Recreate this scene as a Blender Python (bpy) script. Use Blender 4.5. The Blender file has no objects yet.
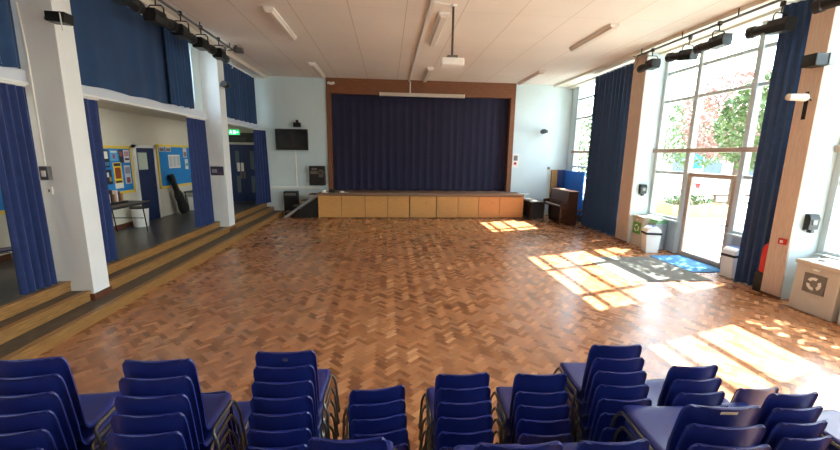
import bpy, bmesh, math, random
from mathutils import Vector, Matrix
R = random.Random(7)
S = bpy.context.scene
COL = S.collection
PI = math.pi

# ------------------------------------------------------------------ materials
def lin(c):
    return tuple((v/255/12.92 if v/255 <= .04045 else ((v/255+.055)/1.055)**2.4) for v in c)

class NT:
    def __init__(s, nt): s.nt = nt
    def n(s, t, **k):
        x = s.nt.nodes.new(t)
        for a, b in k.items(): setattr(x, a, b)
        return x
    def l(s, a, b): s.nt.links.new(a, b)
    def m(s, op, a, b=None, c=None):
        x = s.n('ShaderNodeMath', operation=op)
        for i, v in enumerate((a, b, c)):
            if v is None: continue
            if isinstance(v, (int, float)): x.inputs[i].default_value = v
            else: s.l(v, x.inputs[i])
        return x.outputs[0]

MATS = {}
def mat(name, rgb, rough=.6, metal=0., var=.06, scale=6., bump=0., bscale=60., spec=.5, emit=None, estr=0., sheen=0., coat=0.):
    if name in MATS: return MATS[name]
    m = bpy.data.materials.new(name); m.use_nodes = True
    t = NT(m.node_tree); b = m.node_tree.nodes['Principled BSDF']
    c = lin(rgb)
    if var > 0:
        tc = t.n('ShaderNodeTexCoord'); no = t.n('ShaderNodeTexNoise')
        no.inputs['Scale'].default_value = scale; no.inputs['Detail'].default_value = 4
        t.l(tc.outputs['Object'], no.inputs['Vector'])
        r = t.n('ShaderNodeValToRGB')
        r.color_ramp.elements[0].position = .3; r.color_ramp.elements[1].position = .7
        r.color_ramp.elements[0].color = tuple(v*(1-var) for v in c)+(1,)
        r.color_ramp.elements[1].color = tuple(min(1, v*(1+var)) for v in c)+(1,)
        t.l(no.outputs['Fac'], r.inputs['Fac']); t.l(r.outputs['Color'], b.inputs['Base Color'])
        if bump > 0:
            n2 = t.n('ShaderNodeTexNoise'); n2.inputs['Scale'].default_value = bscale
            t.l(tc.outputs['Object'], n2.inputs['Vector'])
            bp = t.n('ShaderNodeBump'); bp.inputs['Strength'].default_value = bump; bp.inputs['Distance'].default_value = .01
            t.l(n2.outputs['Fac'], bp.inputs['Height']); t.l(bp.outputs['Normal'], b.inputs['Normal'])
    else:
        b.inputs['Base Color'].default_value = c+(1,)
    b.inputs['Roughness'].default_value = rough
    b.inputs['Metallic'].default_value = metal
    b.inputs['Specular IOR Level'].default_value = spec
    if sheen: b.inputs['Sheen Weight'].default_value = sheen
    if coat:
        b.inputs['Coat Weight'].default_value = coat; b.inputs['Coat Roughness'].default_value = .15
    if emit:
        b.inputs['Emission Color'].default_value = lin(emit)+(1,); b.inputs['Emission Strength'].default_value = estr
    MATS[name] = m
    return m

def wood(name, rgb, dark, axis='x', rough=.45, scale=5., stretch=14.):
    if name in MATS: return MATS[name]
    m = bpy.data.materials.new(name); m.use_nodes = True
    t = NT(m.node_tree); b = m.node_tree.nodes['Principled BSDF']
    tc = t.n('ShaderNodeTexCoord'); mp = t.n('ShaderNodeMapping')
    sc = [stretch]*3; sc['xyz'.index(axis)] = 1.
    mp.inputs['Scale'].default_value = sc
    t.l(tc.outputs['Object'], mp.inputs['Vector'])
    no = t.n('ShaderNodeTexNoise'); no.inputs['Scale'].default_value = scale; no.inputs['Detail'].default_value = 6
    no.inputs['Distortion'].default_value = .6
    t.l(mp.outputs['Vector'], no.inputs['Vector'])
    r = t.n('ShaderNodeValToRGB')
    r.color_ramp.elements[0].position = .3; r.color_ramp.elements[1].position = .72
    r.color_ramp.elements[0].color = lin(dark)+(1,); r.color_ramp.elements[1].color = lin(rgb)+(1,)
    t.l(no.outputs['Fac'], r.inputs['Fac']); t.l(r.outputs['Color'], b.inputs['Base Color'])
    b.inputs['Roughness'].default_value = rough
    MATS[name] = m
    return m

def glass(name, tint=(244, 250, 250)):
    if name in MATS: return MATS[name]
    m = bpy.data.materials.new(name); m.use_nodes = True
    nt = m.node_tree; nt.nodes.remove(nt.nodes['Principled BSDF']); t = NT(nt)
    out = nt.nodes['Material Output']
    tr = t.n('ShaderNodeBsdfTransparent'); tr.inputs['Color'].default_value = lin(tint)+(1,)
    gl = t.n('ShaderNodeBsdfGlossy'); gl.inputs['Roughness'].default_value = .02
    fr = t.n('ShaderNodeLayerWeight'); fr.inputs['Blend'].default_value = .5
    mx = t.n('ShaderNodeMixShader')
    t.l(t.m('ADD', .03, t.m('MULTIPLY', t.m('POWER', fr.outputs['Facing'], 5.), .7)), mx.inputs[0]); t.l(tr.outputs[0], mx.inputs[1]); t.l(gl.outputs[0], mx.inputs[2])
    t.l(mx.outputs[0], out.inputs['Surface'])
    MATS[name] = m
    return m

def herringbone():
    m = bpy.data.materials.new('parquet_herringbone'); m.use_nodes = True
    t = NT(m.node_tree); b = m.node_tree.nodes['Principled BSDF']
    n = 3; W = .06
    tc = t.n('ShaderNodeTexCoord'); sp = t.n('ShaderNodeSeparateXYZ'); t.l(tc.outputs['Object'], sp.inputs[0])
    k45 = 1/(W*math.sqrt(2))
    x, y = sp.outputs[0], sp.outputs[1]
    u = t.m('ADD', t.m('MULTIPLY', t.m('ADD', x, y), k45), 900.)
    v = t.m('ADD', t.m('MULTIPLY', t.m('SUBTRACT', y, x), k45), 900.)
    i, j = t.m('FLOOR', u), t.m('FLOOR', v)
    fu, fv = t.m('FRACT', u), t.m('FRACT', v)
    k = t.m('FLOORED_MODULO', t.m('SUBTRACT', i, j), 2.*n)
    horiz = t.m('LESS_THAN', k, n-.5)
    kk = t.m('SUBTRACT', 2.*n-1, k)
    hx, hy = t.m('SUBTRACT', i, k), j
    vx, vy = i, t.m('SUBTRACT', j, kk)
    def mix(a, c): return t.m('ADD', t.m('MULTIPLY', horiz, a), t.m('MULTIPLY', t.m('SUBTRACT', 1., horiz), c))
    idx, idy = mix(hx, vx), mix(hy, vy)
    idz = t.m('MULTIPLY', horiz, 37.)
    cmb = t.n('ShaderNodeCombineXYZ'); t.l(idx, cmb.inputs[0]); t.l(idy, cmb.inputs[1]); t.l(idz, cmb.inputs[2])
    wn = t.n('ShaderNodeTexWhiteNoise', noise_dimensions='3D'); t.l(cmb.outputs[0], wn.inputs['Vector'])
    across = mix(fv, fu)
    along = mix(t.m('ADD', fu, k), t.m('ADD', fv, kk))
    ea = t.m('MINIMUM', across, t.m('SUBTRACT', 1., across))
    eb = t.m('MINIMUM', along, t.m('SUBTRACT', float(n), along))
    e = t.m('MINIMUM', ea, eb)
    gap = t.m('LESS_THAN', e, .022)
    ramp = t.n('ShaderNodeValToRGB'); ramp.color_ramp.interpolation = 'LINEAR'
    cols = [(0., FL[0]), (.3, FL[1]), (.6, FL[2]), (.85, FL[3]), (1., FL[4])]
    el = ramp.color_ramp.elements
    el[0].position = 0; el[0].color = lin(cols[0][1])+(1,)
    el[1].position = 1; el[1].color = lin(cols[-1][1])+(1,)
    for p, c in cols[1:-1]:
        q = el.new(p); q.color = lin(c)+(1,)
    # one orientation of block is coloured lighter, painting in how each catches the light
    big = t.n('ShaderNodeTexNoise'); big.inputs['Scale'].default_value = .35; big.inputs['Detail'].default_value = 3
    t.l(tc.outputs['Object'], big.inputs['Vector'])
    val = t.m('ADD', t.m('MULTIPLY', wn.outputs['Value'], .6), t.m('ADD', t.m('MULTIPLY', horiz, .28), t.m('MULTIPLY', t.m('SUBTRACT', big.outputs['Fac'], .45), .5)))
    t.l(val, ramp.inputs['Fac'])
    # grain along the block
    gr = t.n('ShaderNodeTexNoise'); gr.inputs['Scale'].default_value = 1.; gr.inputs['Detail'].default_value = 4
    gc = t.n('ShaderNodeCombineXYZ'); t.l(t.m('MULTIPLY', across, 9.), gc.inputs[0]); t.l(t.m('MULTIPLY', along, 1.3), gc.inputs[1]); t.l(t.m('MULTIPLY', wn.outputs['Value'], 300.), gc.inputs[2])
    t.l(gc.outputs[0], gr.inputs['Vector'])
    hs = t.n('ShaderNodeHueSaturation'); t.l(ramp.outputs['Color'], hs.inputs['Color'])
    t.l(t.m('ADD', .78, t.m('MULTIPLY', gr.outputs['Fac'], .44)), hs.inputs['Value'])
    mg = t.n('ShaderNodeMix', data_type='RGBA'); t.l(t.m('MULTIPLY', gap, .55), mg.inputs['Factor'])
    t.l(hs.outputs['Color'], mg.inputs[6]); mg.inputs[7].default_value = lin((60, 36, 24))+(1,)
    t.l(mg.outputs[2], b.inputs['Base Color'])
    sm = t.n('ShaderNodeTexNoise'); sm.inputs['Scale'].default_value = 1.7; sm.inputs['Detail'].default_value = 5
    t.l(tc.outputs['Object'], sm.inputs['Vector'])
    t.l(t.m('ADD', .15, t.m('ADD', t.m('MULTIPLY', sm.outputs['Fac'], .2), t.m('MULTIPLY', wn.outputs['Value'], .06))), b.inputs['Roughness'])
    b.inputs['Specular IOR Level'].default_value = .5
    bp = t.n('ShaderNodeBump'); bp.inputs['Strength'].default_value = .05; bp.inputs['Distance'].default_value = .002
    t.l(t.m('ADD', t.m('SUBTRACT', 1., gap), t.m('MULTIPLY', wn.outputs['Value'], .35)), bp.inputs['Height'])
    t.l(bp.outputs['Normal'], b.inputs['Normal'])
    return m

def boards(name, rgb, seam, sx, sy, ox=0., oy=0., w=.012, rough=.7, wy=.006):
    """painted boards with thin dark joints every sx by sy metres (x, y of the object)"""
    m = bpy.data.materials.new(name); m.use_nodes = True
    t = NT(m.node_tree); b = m.node_tree.nodes['Principled BSDF']
    tc = t.n('ShaderNodeTexCoord'); sp = t.n('ShaderNodeSeparateXYZ'); t.l(tc.outputs['Object'], sp.inputs[0])
    fx = t.m('FLOORED_MODULO', t.m('ADD', sp.outputs[0], 100.*sx-ox), sx)
    fy = t.m('FLOORED_MODULO', t.m('ADD', sp.outputs[1], 100.*sy-oy), sy)
    g = t.m('MAXIMUM', t.m('LESS_THAN', fx, w), t.m('LESS_THAN', fy, wy))
    no = t.n('ShaderNodeTexNoise'); no.inputs['Scale'].default_value = .7; no.inputs['Detail'].default_value = 4
    t.l(tc.outputs['Object'], no.inputs['Vector'])
    c = lin(rgb); r = t.n('ShaderNodeValToRGB')
    r.color_ramp.elements[0].color = tuple(v*.94 for v in c)+(1,); r.color_ramp.elements[1].color = c+(1,)
    r.color_ramp.elements[0].position = .35; r.color_ramp.elements[1].position = .65
    t.l(no.outputs['Fac'], r.inputs['Fac'])
    mg = t.n('ShaderNodeMix', data_type='RGBA'); t.l(g, mg.inputs['Factor']); t.l(r.outputs['Color'], mg.inputs[6])
    mg.inputs[7].default_value = lin(seam)+(1,)
    t.l(mg.outputs[2], b.inputs['Base Color']); b.inputs['Roughness'].default_value = rough
    return m

def brick(name, c1, c2, mortar, scale=4.):
    m = bpy.data.materials.new(name); m.use_nodes = True
    t = NT(m.node_tree); b = m.node_tree.nodes['Principled BSDF']
    tc = t.n('ShaderNodeTexCoord'); mp = t.n('ShaderNodeMapping'); mp.inputs['Rotation'].default_value = (PI/2, 0, PI/2)
    t.l(tc.outputs['Object'], mp.inputs['Vector'])
    br = t.n('ShaderNodeTexBrick'); br.inputs['Scale'].default_value = scale
    br.inputs['Color1'].default_value = lin(c1)+(1,); br.inputs['Color2'].default_value = lin(c2)+(1,); br.inputs['Mortar'].default_value = lin(mortar)+(1,)
    t.l(mp.outputs['Vector'], br.inputs['Vector']); t.l(br.outputs['Color'], b.inputs['Base Color'])
    b.inputs['Roughness'].default_value = .9
    return m

# ------------------------------------------------------------------ mesh building
class MB:
    def __init__(s): s.bm = bmesh.new()
    def box(s, x0, x1, y0, y1, z0, z1, bev=0., M=None):
        sub = bmesh.new(); bmesh.ops.create_cube(sub, size=1.)
        for v in sub.verts:
            v.co = Vector((x0+(v.co.x+.5)*(x1-x0), y0+(v.co.y+.5)*(y1-y0), z0+(v.co.z+.5)*(z1-z0)))
        if bev > 0: bmesh.ops.bevel(sub, geom=sub.edges[:], offset=bev, segments=2, profile=.6, affect='EDGES')
        return s._merge(sub, M)
    def _merge(s, sub, M=None):
        if M is not None: bmesh.ops.transform(sub, matrix=M, verts=sub.verts[:])
        me = bpy.data.meshes.new('tmp'); sub.to_mesh(me); sub.free(); s.bm.from_mesh(me); bpy.data.meshes.remove(me)
        return s
    def prism(s, pts, a0, a1, axis='y', bev=0.):
        """closed polygon (2D) extruded along an axis"""
        sub = bmesh.new()
        def P(p, a):
            return {'x': (a, p[0], p[1]), 'y': (p[0], a, p[1]), 'z': (p[0], p[1], a)}[axis]
        A = [sub.verts.new(P(p, a0)) for p in pts]; B = [sub.verts.new(P(p, a1)) for p in pts]
        sub.faces.new(A); sub.faces.new(B[::-1])
        for i in range(len(pts)):
            j = (i+1) % len(pts); sub.faces.new((A[j], A[i], B[i], B[j]))
        bmesh.ops.recalc_face_normals(sub, faces=sub.faces[:])
        if bev > 0: bmesh.ops.bevel(sub, geom=sub.edges[:], offset=bev, segments=2, profile=.6, affect='EDGES')
        return s._merge(sub)
    def tube(s, pts, r, seg=8, caps=True):
        sub = bmesh.new(); pts = [Vector(p) for p in pts]; rings = []
        rr = r if isinstance(r, (list, tuple)) else [r]*len(pts)
        up = None
        for i, p in enumerate(pts):
            d = (pts[min(i+1, len(pts)-1)]-pts[max(i-1, 0)]).normalized()
            if up is None:
                up = Vector((0, 0, 1)) if abs(d.z) < .9 else Vector((1, 0, 0))
            a = d.cross(up).normalized(); up = a.cross(d).normalized()
            rings.append([sub.verts.new(p+(a*math.cos(2*PI*k/seg)+up*math.sin(2*PI*k/seg))*rr[i]) for k in range(seg)])
        for i in range(len(rings)-1):
            for k in range(seg):
                sub.faces.new((rings[i][k], rings[i][(k+1) % seg], rings[i+1][(k+1) % seg], rings[i+1][k]))
        if caps: sub.faces.new(rings[0][::-1]); sub.faces.new(rings[-1])
        bmesh.ops.recalc_face_normals(sub, faces=sub.faces[:])
        return s._merge(sub)
    def lathe(s, prof, c, seg=20, axis='z', M=None):
        sub = bmesh.new(); rings = []
        for r, h in prof:
            rg = []
            for k in range(seg):
                a = 2*PI*k/seg; p = (r*math.cos(a), r*math.sin(a), h)
                if axis == 'y': p = (p[0], p[2], p[1])
                if axis == 'x': p = (p[2], p[0], p[1])
                rg.append(sub.verts.new(Vector(p)+Vector(c)))
            rings.append(rg)
        for i in range(len(rings)-1):
            for k in range(seg):
                sub.faces.new((rings[i][k], rings[i][(k+1) % seg], rings[i+1][(k+1) % seg], rings[i+1][k]))
        sub.faces.new(rings[0][::-1]); sub.faces.new(rings[-1])
        bmesh.ops.recalc_face_normals(sub, faces=sub.faces[:])
        return s._merge(sub, M)
    def build(s, name, m, parent=None, smooth=False, loc=None):
        me = bpy.data.meshes.new(name); s.bm.to_mesh(me); s.bm.free()
        if smooth:
            for p in me.polygons: p.use_smooth = True
            try: me.set_sharp_from_angle(angle=math.radians(38))
            except Exception: pass
        me.materials.append(m)
        o = bpy.data.objects.new(name, me); COL.objects.link(o)
        if parent is not None: o.parent = parent
        if loc is not None: o.location = loc
        return o

def tag(o, label=None, cat=None, group=None, kind=None):
    if label: o['label'] = label
    if cat: o['category'] = cat
    if group: o['group'] = group
    if kind: o['kind'] = kind
    return o
def thing(name, label, cat, loc=(0, 0, 0), rz=0., group=None, kind=None):
    o = bpy.data.objects.new(name, None); COL.objects.link(o)
    o.empty_display_size = .1
    o.location = loc; o.rotation_euler = (0, 0, rz)
    return tag(o, label, cat, group, kind)
def box(name, m, x0, x1, y0, y1, z0, z1, parent=None, bev=0., smooth=False):
    return MB().box(x0, x1, y0, y1, z0, z1, bev).build(name, m, parent, smooth)
def struct(o, label=None, cat=None): return tag(o, label, cat, None, 'structure')
def dup(root, loc, rz, label=None, group=None):
    r = root.copy(); COL.objects.link(r); r.location = loc; r.rotation_euler = (0, 0, rz)
    if label: r['label'] = label
    if group: r['group'] = group
    for ch in list(root.children):
        c = ch.copy(); COL.objects.link(c); c.parent = r
        for g in ch.children:
            d = g.copy(); COL.objects.link(d); d.parent = c
    return r

# ------------------------------------------------------------------ palette
FL = [(116, 74, 48), (146, 96, 62), (168, 115, 76), (190, 136, 93), (218, 170, 124)]
M_floor = herringbone()
M_wall = mat('pale_blue_paint', (206, 224, 229), .7, var=.03, scale=1.2, bump=.05, bscale=120)
M_white = mat('white_paint', (228, 231, 232), .6, var=.035, scale=1.5, bump=.05, bscale=90)
M_cream = mat('cream_paint', (212, 208, 194), .7, var=.03, scale=1.)
M_lintel = mat('lilac_white_paint', (205, 212, 224), .6, var=.03, scale=1.)
M_ceil = boards('ceiling_boards', (240, 232, 222), (204, 190, 174), 1.1, 2.44, .35, .6, .016)
M_ceil_plain = mat('ceiling_trim_paint', (226, 220, 206), .6, var=.02)
M_dark_floor = mat('dark_vinyl', (62, 60, 60), .3, var=.15, scale=3.)
M_tread = mat('worn_dark_tread', (82, 70, 56), .6, var=.3, scale=7.)
M_nose = wood('oak_nosing', (170, 128, 74), (118, 82, 44), 'y', .4)
M_skirt = wood('brown_skirting', (112, 66, 42), (74, 42, 28), 'y', .45)
M_navy = mat('navy_curtain_cloth', (27, 48, 100), .85, var=.15, scale=9., bump=.12, bscale=300, sheen=.15)
M_navyu = mat('navy_blackout_cloth', (30, 63, 104), .85, var=.1, scale=4., bump=.1, bscale=300, sheen=.1)
M_teal = mat('dark_teal_cloth', (46, 74, 114), .85, var=.12, scale=9., bump=.12, bscale=300, sheen=.1)
M_stagecloth = mat('stage_velvet', (24, 23, 54), .9, var=.12, scale=4., bump=.1, bscale=200, sheen=.2)
M_pros = wood('proscenium_wood', (136, 84, 50), (106, 62, 34), 'x', .5)
M_panel = wood('stage_panel_wood', (216, 164, 98), (196, 142, 80), 'x', .4)
M_panel2 = wood('stage_panel_wood_red', (216, 152, 88), (194, 130, 72), 'x', .4)
M_stagetop = wood('stage_top_wood', (150, 118, 94), (116, 88, 68), 'x', .5)
M_post = wood('varnished_post_facing', (208, 188, 170), (188, 164, 146), 'z', .5)
M_frame = mat('white_window_frame', (186, 196, 197), .5, var=.03)
M_transom = wood('transom_wood', (186, 168, 152), (164, 146, 132), 'y', .5)
M_panelgrey = mat('grey_window_panel', (168, 176, 182), .6, var=.04)
M_glass = glass('window_glass')
M_black = mat('black_plastic', (24, 24, 26), .45, var=.1, scale=20)
M_blackm = mat('black_metal', (32, 31, 31), .4, metal=.3, var=.12, scale=15)
M_grey = mat('grey_metal', (120, 120, 120), .4, metal=.6, var=.08)
M_chrome = mat('dull_chrome', (120, 118, 112), .34, metal=.85, var=.1, scale=20)
M_bwhite = mat('white_plastic', (230, 230, 226), .45, var=.02)
M_beige = mat('beige_plastic', (202, 194, 180), .5, var=.03)
M_door = mat('navy_door_paint', (28, 48, 96), .4, var=.06)
M_screen = mat('dark_screen', (26, 28, 32), .12, var=.0)
M_diff = mat('lamp_diffuser', (226, 216, 204), .5, var=.02)
M_shell = mat('blue_polypropylene', (27, 40, 112), .34, var=.06, scale=14., bump=.06, bscale=500)
M_rubber = mat('grey_rubber', (60, 60, 62), .8, var=.05)
M_red = mat('red_paint', (196, 40, 34), .4, var=.05)
M_paper = mat('white_paper', (236, 236, 230), .8, var=.02)
M_blueboard = mat('blue_felt', (38, 132, 206), .9, var=.05)
M_yellow = mat('yellow_border_paper', (232, 204, 84), .8, var=.05)
M_mat = mat('grey_entrance_mat', (92, 92, 88), .95, var=.15, scale=30., bump=.3, bscale=250)
M_bluemat = mat('blue_entrance_mat', (62, 120, 168), .95, var=.12, scale=30., bump=.3, bscale=250)
M_piano = wood('dark_walnut', (88, 58, 44), (52, 32, 26), 'y', .3)
M_foliage = mat('green_leaves', (98, 116, 68), .7, var=.35, scale=2.)
M_copper = mat('copper_leaves', (150, 110, 100), .7, var=.3, scale=2.)
M_bark = mat('bark', (92, 76, 62), .9, var=.25, scale=12., bump=.5, bscale=40)

# ================================================================== SETTING
XW, YB, ZC = 7.23, 15.0, 5.10
o = MB().box(-4.06, 7.40, -4.0, 16.0, -.12, 0.).build('floor', M_floor); struct(o, 'brown herringbone parquet floor of the hall', 'floor')
o = MB().box(-5.2, 7.45, -4.0, 15.35, ZC, ZC+.12).build('ceiling', M_ceil); struct(o, 'cream boarded ceiling with thin joints', 'ceiling')
# back wall either side of the proscenium
b = MB(); b.box(-4.95, -2.28, YB, YB+.3, 0, ZC); b.box(4.93, 7.4, YB, YB+.3, 0, ZC); b.box(-2.28, 4.93, YB, YB+.3, 0, .85)
struct(b.build('wall_back', M_wall), 'pale blue end wall either side of the stage opening', 'wall')
# stage house behind the curtain
b = MB(); b.box(-3.2, 5.9, 18.0, 18.2, 0, ZC+.1); b.box(-3.2, -3.0, 15.3, 18, 0, ZC+.1); b.box(5.7, 5.9, 15.3, 18, 0, ZC+.1); b.box(-3.2, 5.9, 15.3, 18.2, ZC+.1, ZC+.2)
struct(b.build('wall_stage', M_blackm))
# near end wall behind the camera
struct(box('wall_near', M_cream, -6.8, 7.45, -4.2, -4.0, 0, ZC))
# upper left wall with clerestory openings above the corridor
LB = [(-3.6, .7), (1.15, 5.74), (6.06, 10.82), (11.2, 15.0)]
b = MB(); b.box(-5.02, -4.85, -4.0, YB, 3.3, 3.55); b.box(-5.02, -4.85, -4.0, YB, 4.95, ZC)
for y0, y1 in ((-4., -3.3), (.4, 1.5), (5.4, 6.4), (10.42, 11.6), (14.55, 15.)): b.box(-5.02, -4.85, y0, y1, 3.55, 4.95)
struct(b.build('wall_left', M_wall), 'pale blue upper wall above the corridor openings', 'wall')
for i, (y0, y1) in enumerate(((1.5, 5.4), (6.4, 10.42), (11.6, 14.55))):
    w = thing('window_%d' % (i+5), 'high window behind the navy curtains over the corridor', 'window', (0, 0, 0), kind='structure')
    f = MB()
    for yy in (y0+.02, (y0+y1)/2, y1-.02): f.box(-4.97, -4.91, yy-.03, yy+.03, 3.55, 4.95)
    for zz in (3.58, 4.92): f.box(-4.97, -4.91, y0, y1, zz-.03, zz+.03)
    f.build('window_frame', M_frame, w)
    box('pane', M_glass, -4.945, -4.939, y0+.05, y1-.05, 3.61, 4.89, w)
# lintels over the corridor openings
for i, (y0, y1) in enumerate(LB):
    struct(box('trim_%d' % (i+1), M_lintel, -4.98, -4.80, y0, y1, 3.21, 3.38), 'pale lintel band over a corridor opening', 'trim')
for i, (y0, y1) in enumerate(LB):
    struct(box('trim_%d' % (i+11), M_white, -4.98, -4.785, y0, y1, 3.19, 3.225), 'thin white edge under a lintel band', 'trim')
# ceiling cornices
struct(box('trim_5', M_ceil_plain, -4.85, -4.42, -4., YB, 5.0, ZC), 'white strip between left wall and ceiling', 'trim')
b = MB(); b.box(6.45, XW+.15, -4., YB, 5.02, ZC); b.box(6.98, XW+.15, -4, YB, 4.97, 5.02)
struct(b.build('trim_6', M_ceil_plain), 'cream pelmet box over the right windows', 'trim')
# left pillars standing on the first tread
def lpillar(i, y0, y1, lab, xf=-4.35):
    t = thing('wall_left_pillar_%d' % i, lab, 'pillar', (0, 0, 0), kind='structure')
    box('pillar_shaft', M_white, -5.0, xf, y0, y1, .15, ZC, t, .008)
    b = MB(); b.box(-5.02, xf+.018, y0-.018, y1+.018, .15, .25)
    b.build('skirting', M_skirt, t)
lpillar(1, .7, 1.15, 'white pillar behind the camera on the left')
lpillar(2, 5.74, 6.06, 'nearest white pillar on the left steps, with a switch box')
lpillar(3, 10.82, 11.2, 'far white pillar on the left steps, with a small poster', -4.405)
# steps
t = thing('wall_left_steps', 'three long oak-edged steps along the left side of the hall', 'steps', (0, 0, 0), kind='structure')
for (xf, z) in ((-4.03, .15), (-4.40, .30), (-4.66, .45)):
    xb = xf-.38 if z < .4 else xf-.10
    box('riser', M_nose, xf-.03, xf, -4., YB, z-.15, z-.004, t)
    box('tread', M_tread, xb, xf-.06, -4., YB, z-.05, z-.003, t)
    box('nosing', M_nose, xf-.085, xf+.012, -4., YB, z-.028, z, t, .006)
    box('plinth', M_skirt, xb-.3 if z < .4 else xb, xf-.035, -4, YB, z-.15, z-.055, t)
# corridor
struct(box('floor_corridor', M_dark_floor, -6.7, -4.72, -4., 15.5, .30, .447), 'dark vinyl floor of the raised corridor', 'floor')
struct(box('wall_corridor', M_cream, -6.8, -6.6, -4., 15.5, 0, 3.38), 'cream corridor wall behind the left openings', 'wall')
b = MB(); b.box(-6.6, -6.2, 15.4, 15.55, .45, 3.38); b.box(-5.0, -4.6, 15.4, 15.55, .45, 3.38); b.box(-6.2, -5.0, 15.4, 15.55, 3.14, 3.38)
b.box(-5.02, -4.85, 15.3, 15.4, .45, 3.3)
struct(b.build('wall_corridor_end', M_cream), 'cream wall at the far end of the corridor', 'wall')
struct(box('ceiling_corridor', M_cream, -6.8, -5.0, -4., 15.5, 3.3, 3.38), 'low cream ceiling of the corridor', 'ceiling')
struct(box('baseboard_corridor', M_skirt, -6.6, -6.575, -4, 10.5, .447, .55), 'brown skirting along the corridor wall', 'baseboard')
struct(box('baseboard_back', M_wall, -4.45, -2.55, YB-.03, YB, 0, .12))
# double doors at the corridor end
t = thing('door_3', 'navy double doors with a glazed panel above, under the exit sign', 'door', (0, 0, 0), kind='structure')
b = MB(); b.box(-6.2, -6.14, 15.33, 15.42, .45, 3.14); b.box(-5.06, -5.0, 15.33, 15.42, .45, 3.14); b.box(-6.2, -5., 15.33, 15.42, 2.64, 2.72); b.box(-6.2, -5, 15.33, 15.42, 3.08, 3.14); b.box(-6.2, -5, 15.39, 15.44, .44, .475)
b.build('door_frame', M_cream, t)
box('fanlight', mat('dim_glass', (70, 74, 70), .1, var=.1), -6.14, -5.06, 15.37, 15.39, 2.72, 3.08, t)
for x0, x1 in ((-6.135, -5.605), (-5.595, -5.065)):
    d = box('door_leaf', M_door, x0, x1, 15.35, 15.39, .46, 2.635, t, .004)
    xc = (x0+x1)/2 + (.1 if x0 < -6 else .1)
    for z0, z1 in ((.8, 1.45), (1.7, 2.4)):
        box('vision_panel', mat('wired_glass', (104, 118, 128), .15, var=.05), xc-.07, xc+.07, 15.345, 15.352, z0, z1, d)
    box('push_plate', M_chrome, (x1-.09 if x0 < -6 else x0+.02), (x1-.02 if x0 < -6 else x0+.09), 15.342, 15.352, 1.35, 1.6, d)
for k, (x, lab) in enumerate(((-5.74, 'white notice sheet on the left double door leaf'), (-5.6, 'white notice sheet on the right double door leaf'))):
    tag(box('notice_sheet', M_paper, x-.055, x+.05, 15.336, 15.341, 1.62, 1.95), lab, 'notice', 'notices on the double doors')
struct(box('light_stop_panel', M_cream, -6.4, -4.8, 15.6, 15.7, .3, 3.38))  # unseen panel added behind the doors so sky can't shine through their gaps
# corridor door
t = thing('door_2', 'navy corridor door with a square window, between the two blue noticeboards', 'door', (0, 0, 0), kind='structure')
d = box('door_leaf', M_door, -6.6, -6.56, 10.66, 11.42, .455, 2.42, t, .004)
box('pane', mat('pale_lit_glass', (206, 222, 206), .2, var=.03), -6.562, -6.556, 10.72, 11.1, 1.85, 2.3, d)
MB().tube([(-6.56, 11.33, 1.4), (-6.51, 11.33, 1.4), (-6.51, 11.22, 1.4)], .012, 8).build('door_handle', M_chrome, d, True)
b = MB(); b.box(-6.61, -6.545, 11.42, 11.5, .45, 2.5); b.box(-6.61, -6.545, 10.58, 10.66, .45, 2.5); b.box(-6.61, -6.545, 10.58, 11.5, 2.42, 2.5)
b.build('door_frame', M_white, t)

# ------------------------------------------------------------------ right window wall
def rpillar(i, y0, y1, lab):
    t = thing('wall_right_pillar_%d' % i, lab, 'pillar', (0, 0, 0), kind='structure')
    box('pillar_shaft', M_wall, 6.70, XW+.2, y0+.006, y1-.006, 0, ZC, t, .006)
    box('wood_facing', M_post, 6.665, 6.70, y0, y1, 0, ZC, t, .004)
    box('skirting', M_skirt, 6.66, 6.70, y0-.004, y1+.004, 0., .05, t)
rpillar(1, -2.6, -2.25, 'right pillar behind the camera, nearer the back')
rpillar(2, 1.3, 1.65, 'right pillar behind the camera')
rpillar(3, 5.62, 5.95, 'nearest right pillar with a wooden facing and a dispenser')
rpillar(4, 9.87, 10.4, 'far right pillar with a wooden facing beside the long curtain')
def wbay(i, y0, y1, mull, door=None, lab='', sill=.85, thick=.1):
    t = thing('window_%d' % i, lab, 'window', (0, 0, 0), kind='structure')
    ys = [y0+.04]+mull+[y1-.04]
    X0, X1 = XW-.0, XW+.1
    zb = [sill, 2.0, 2.56, 3.8, 4.5, 5.0]
    for yy in ys:
        z0 = 0. if door and abs(yy-door[0]) < .2 or door and abs(yy-door[1]) < .2 else sill-.05
        box('mullion', M_frame, X0-.03, X1, yy-.055, yy+.055, z0, 5.02, t)
    box('transom', M_transom, X0-.10, X1, y0, y1, 2.5, 2.6, t, .006)
    for a, c in zip(ys[:-1], ys[1:]):
        isd = door and abs(a-door[0]) < .1 and abs(c-door[1]) < .1
        for z in zb:
            if z == 2.56 or (isd and z < 2.2): continue
            box('glazing_bar', M_frame, X0, X1-.02, a+.045, c-.045, z-.034, z+.034, t)
        cells = list(zip(zb[:-1], zb[1:]))
        if isd: cells = cells[1:]
        for z0, z1 in cells:
            if isd and z0 == 2.0: z0 = 2.05
            box('pane', M_glass, X0+.047, X0+.053, a+.045, c-.045, z0, z1, t)
        if not isd:
            box('sill_panel', M_panelgrey, X0+.01, X1, a, c, 0, sill-.028, t)
            box('window_sill', M_frame, X0-.12, X0+.01, a, c, sill-.06, sill-.02, t, .005)
    return t
wbay(1, 10.4, 14.55, [11.75, 13.1], None, 'tall window left of the far blue curtain, by the stage')
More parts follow.
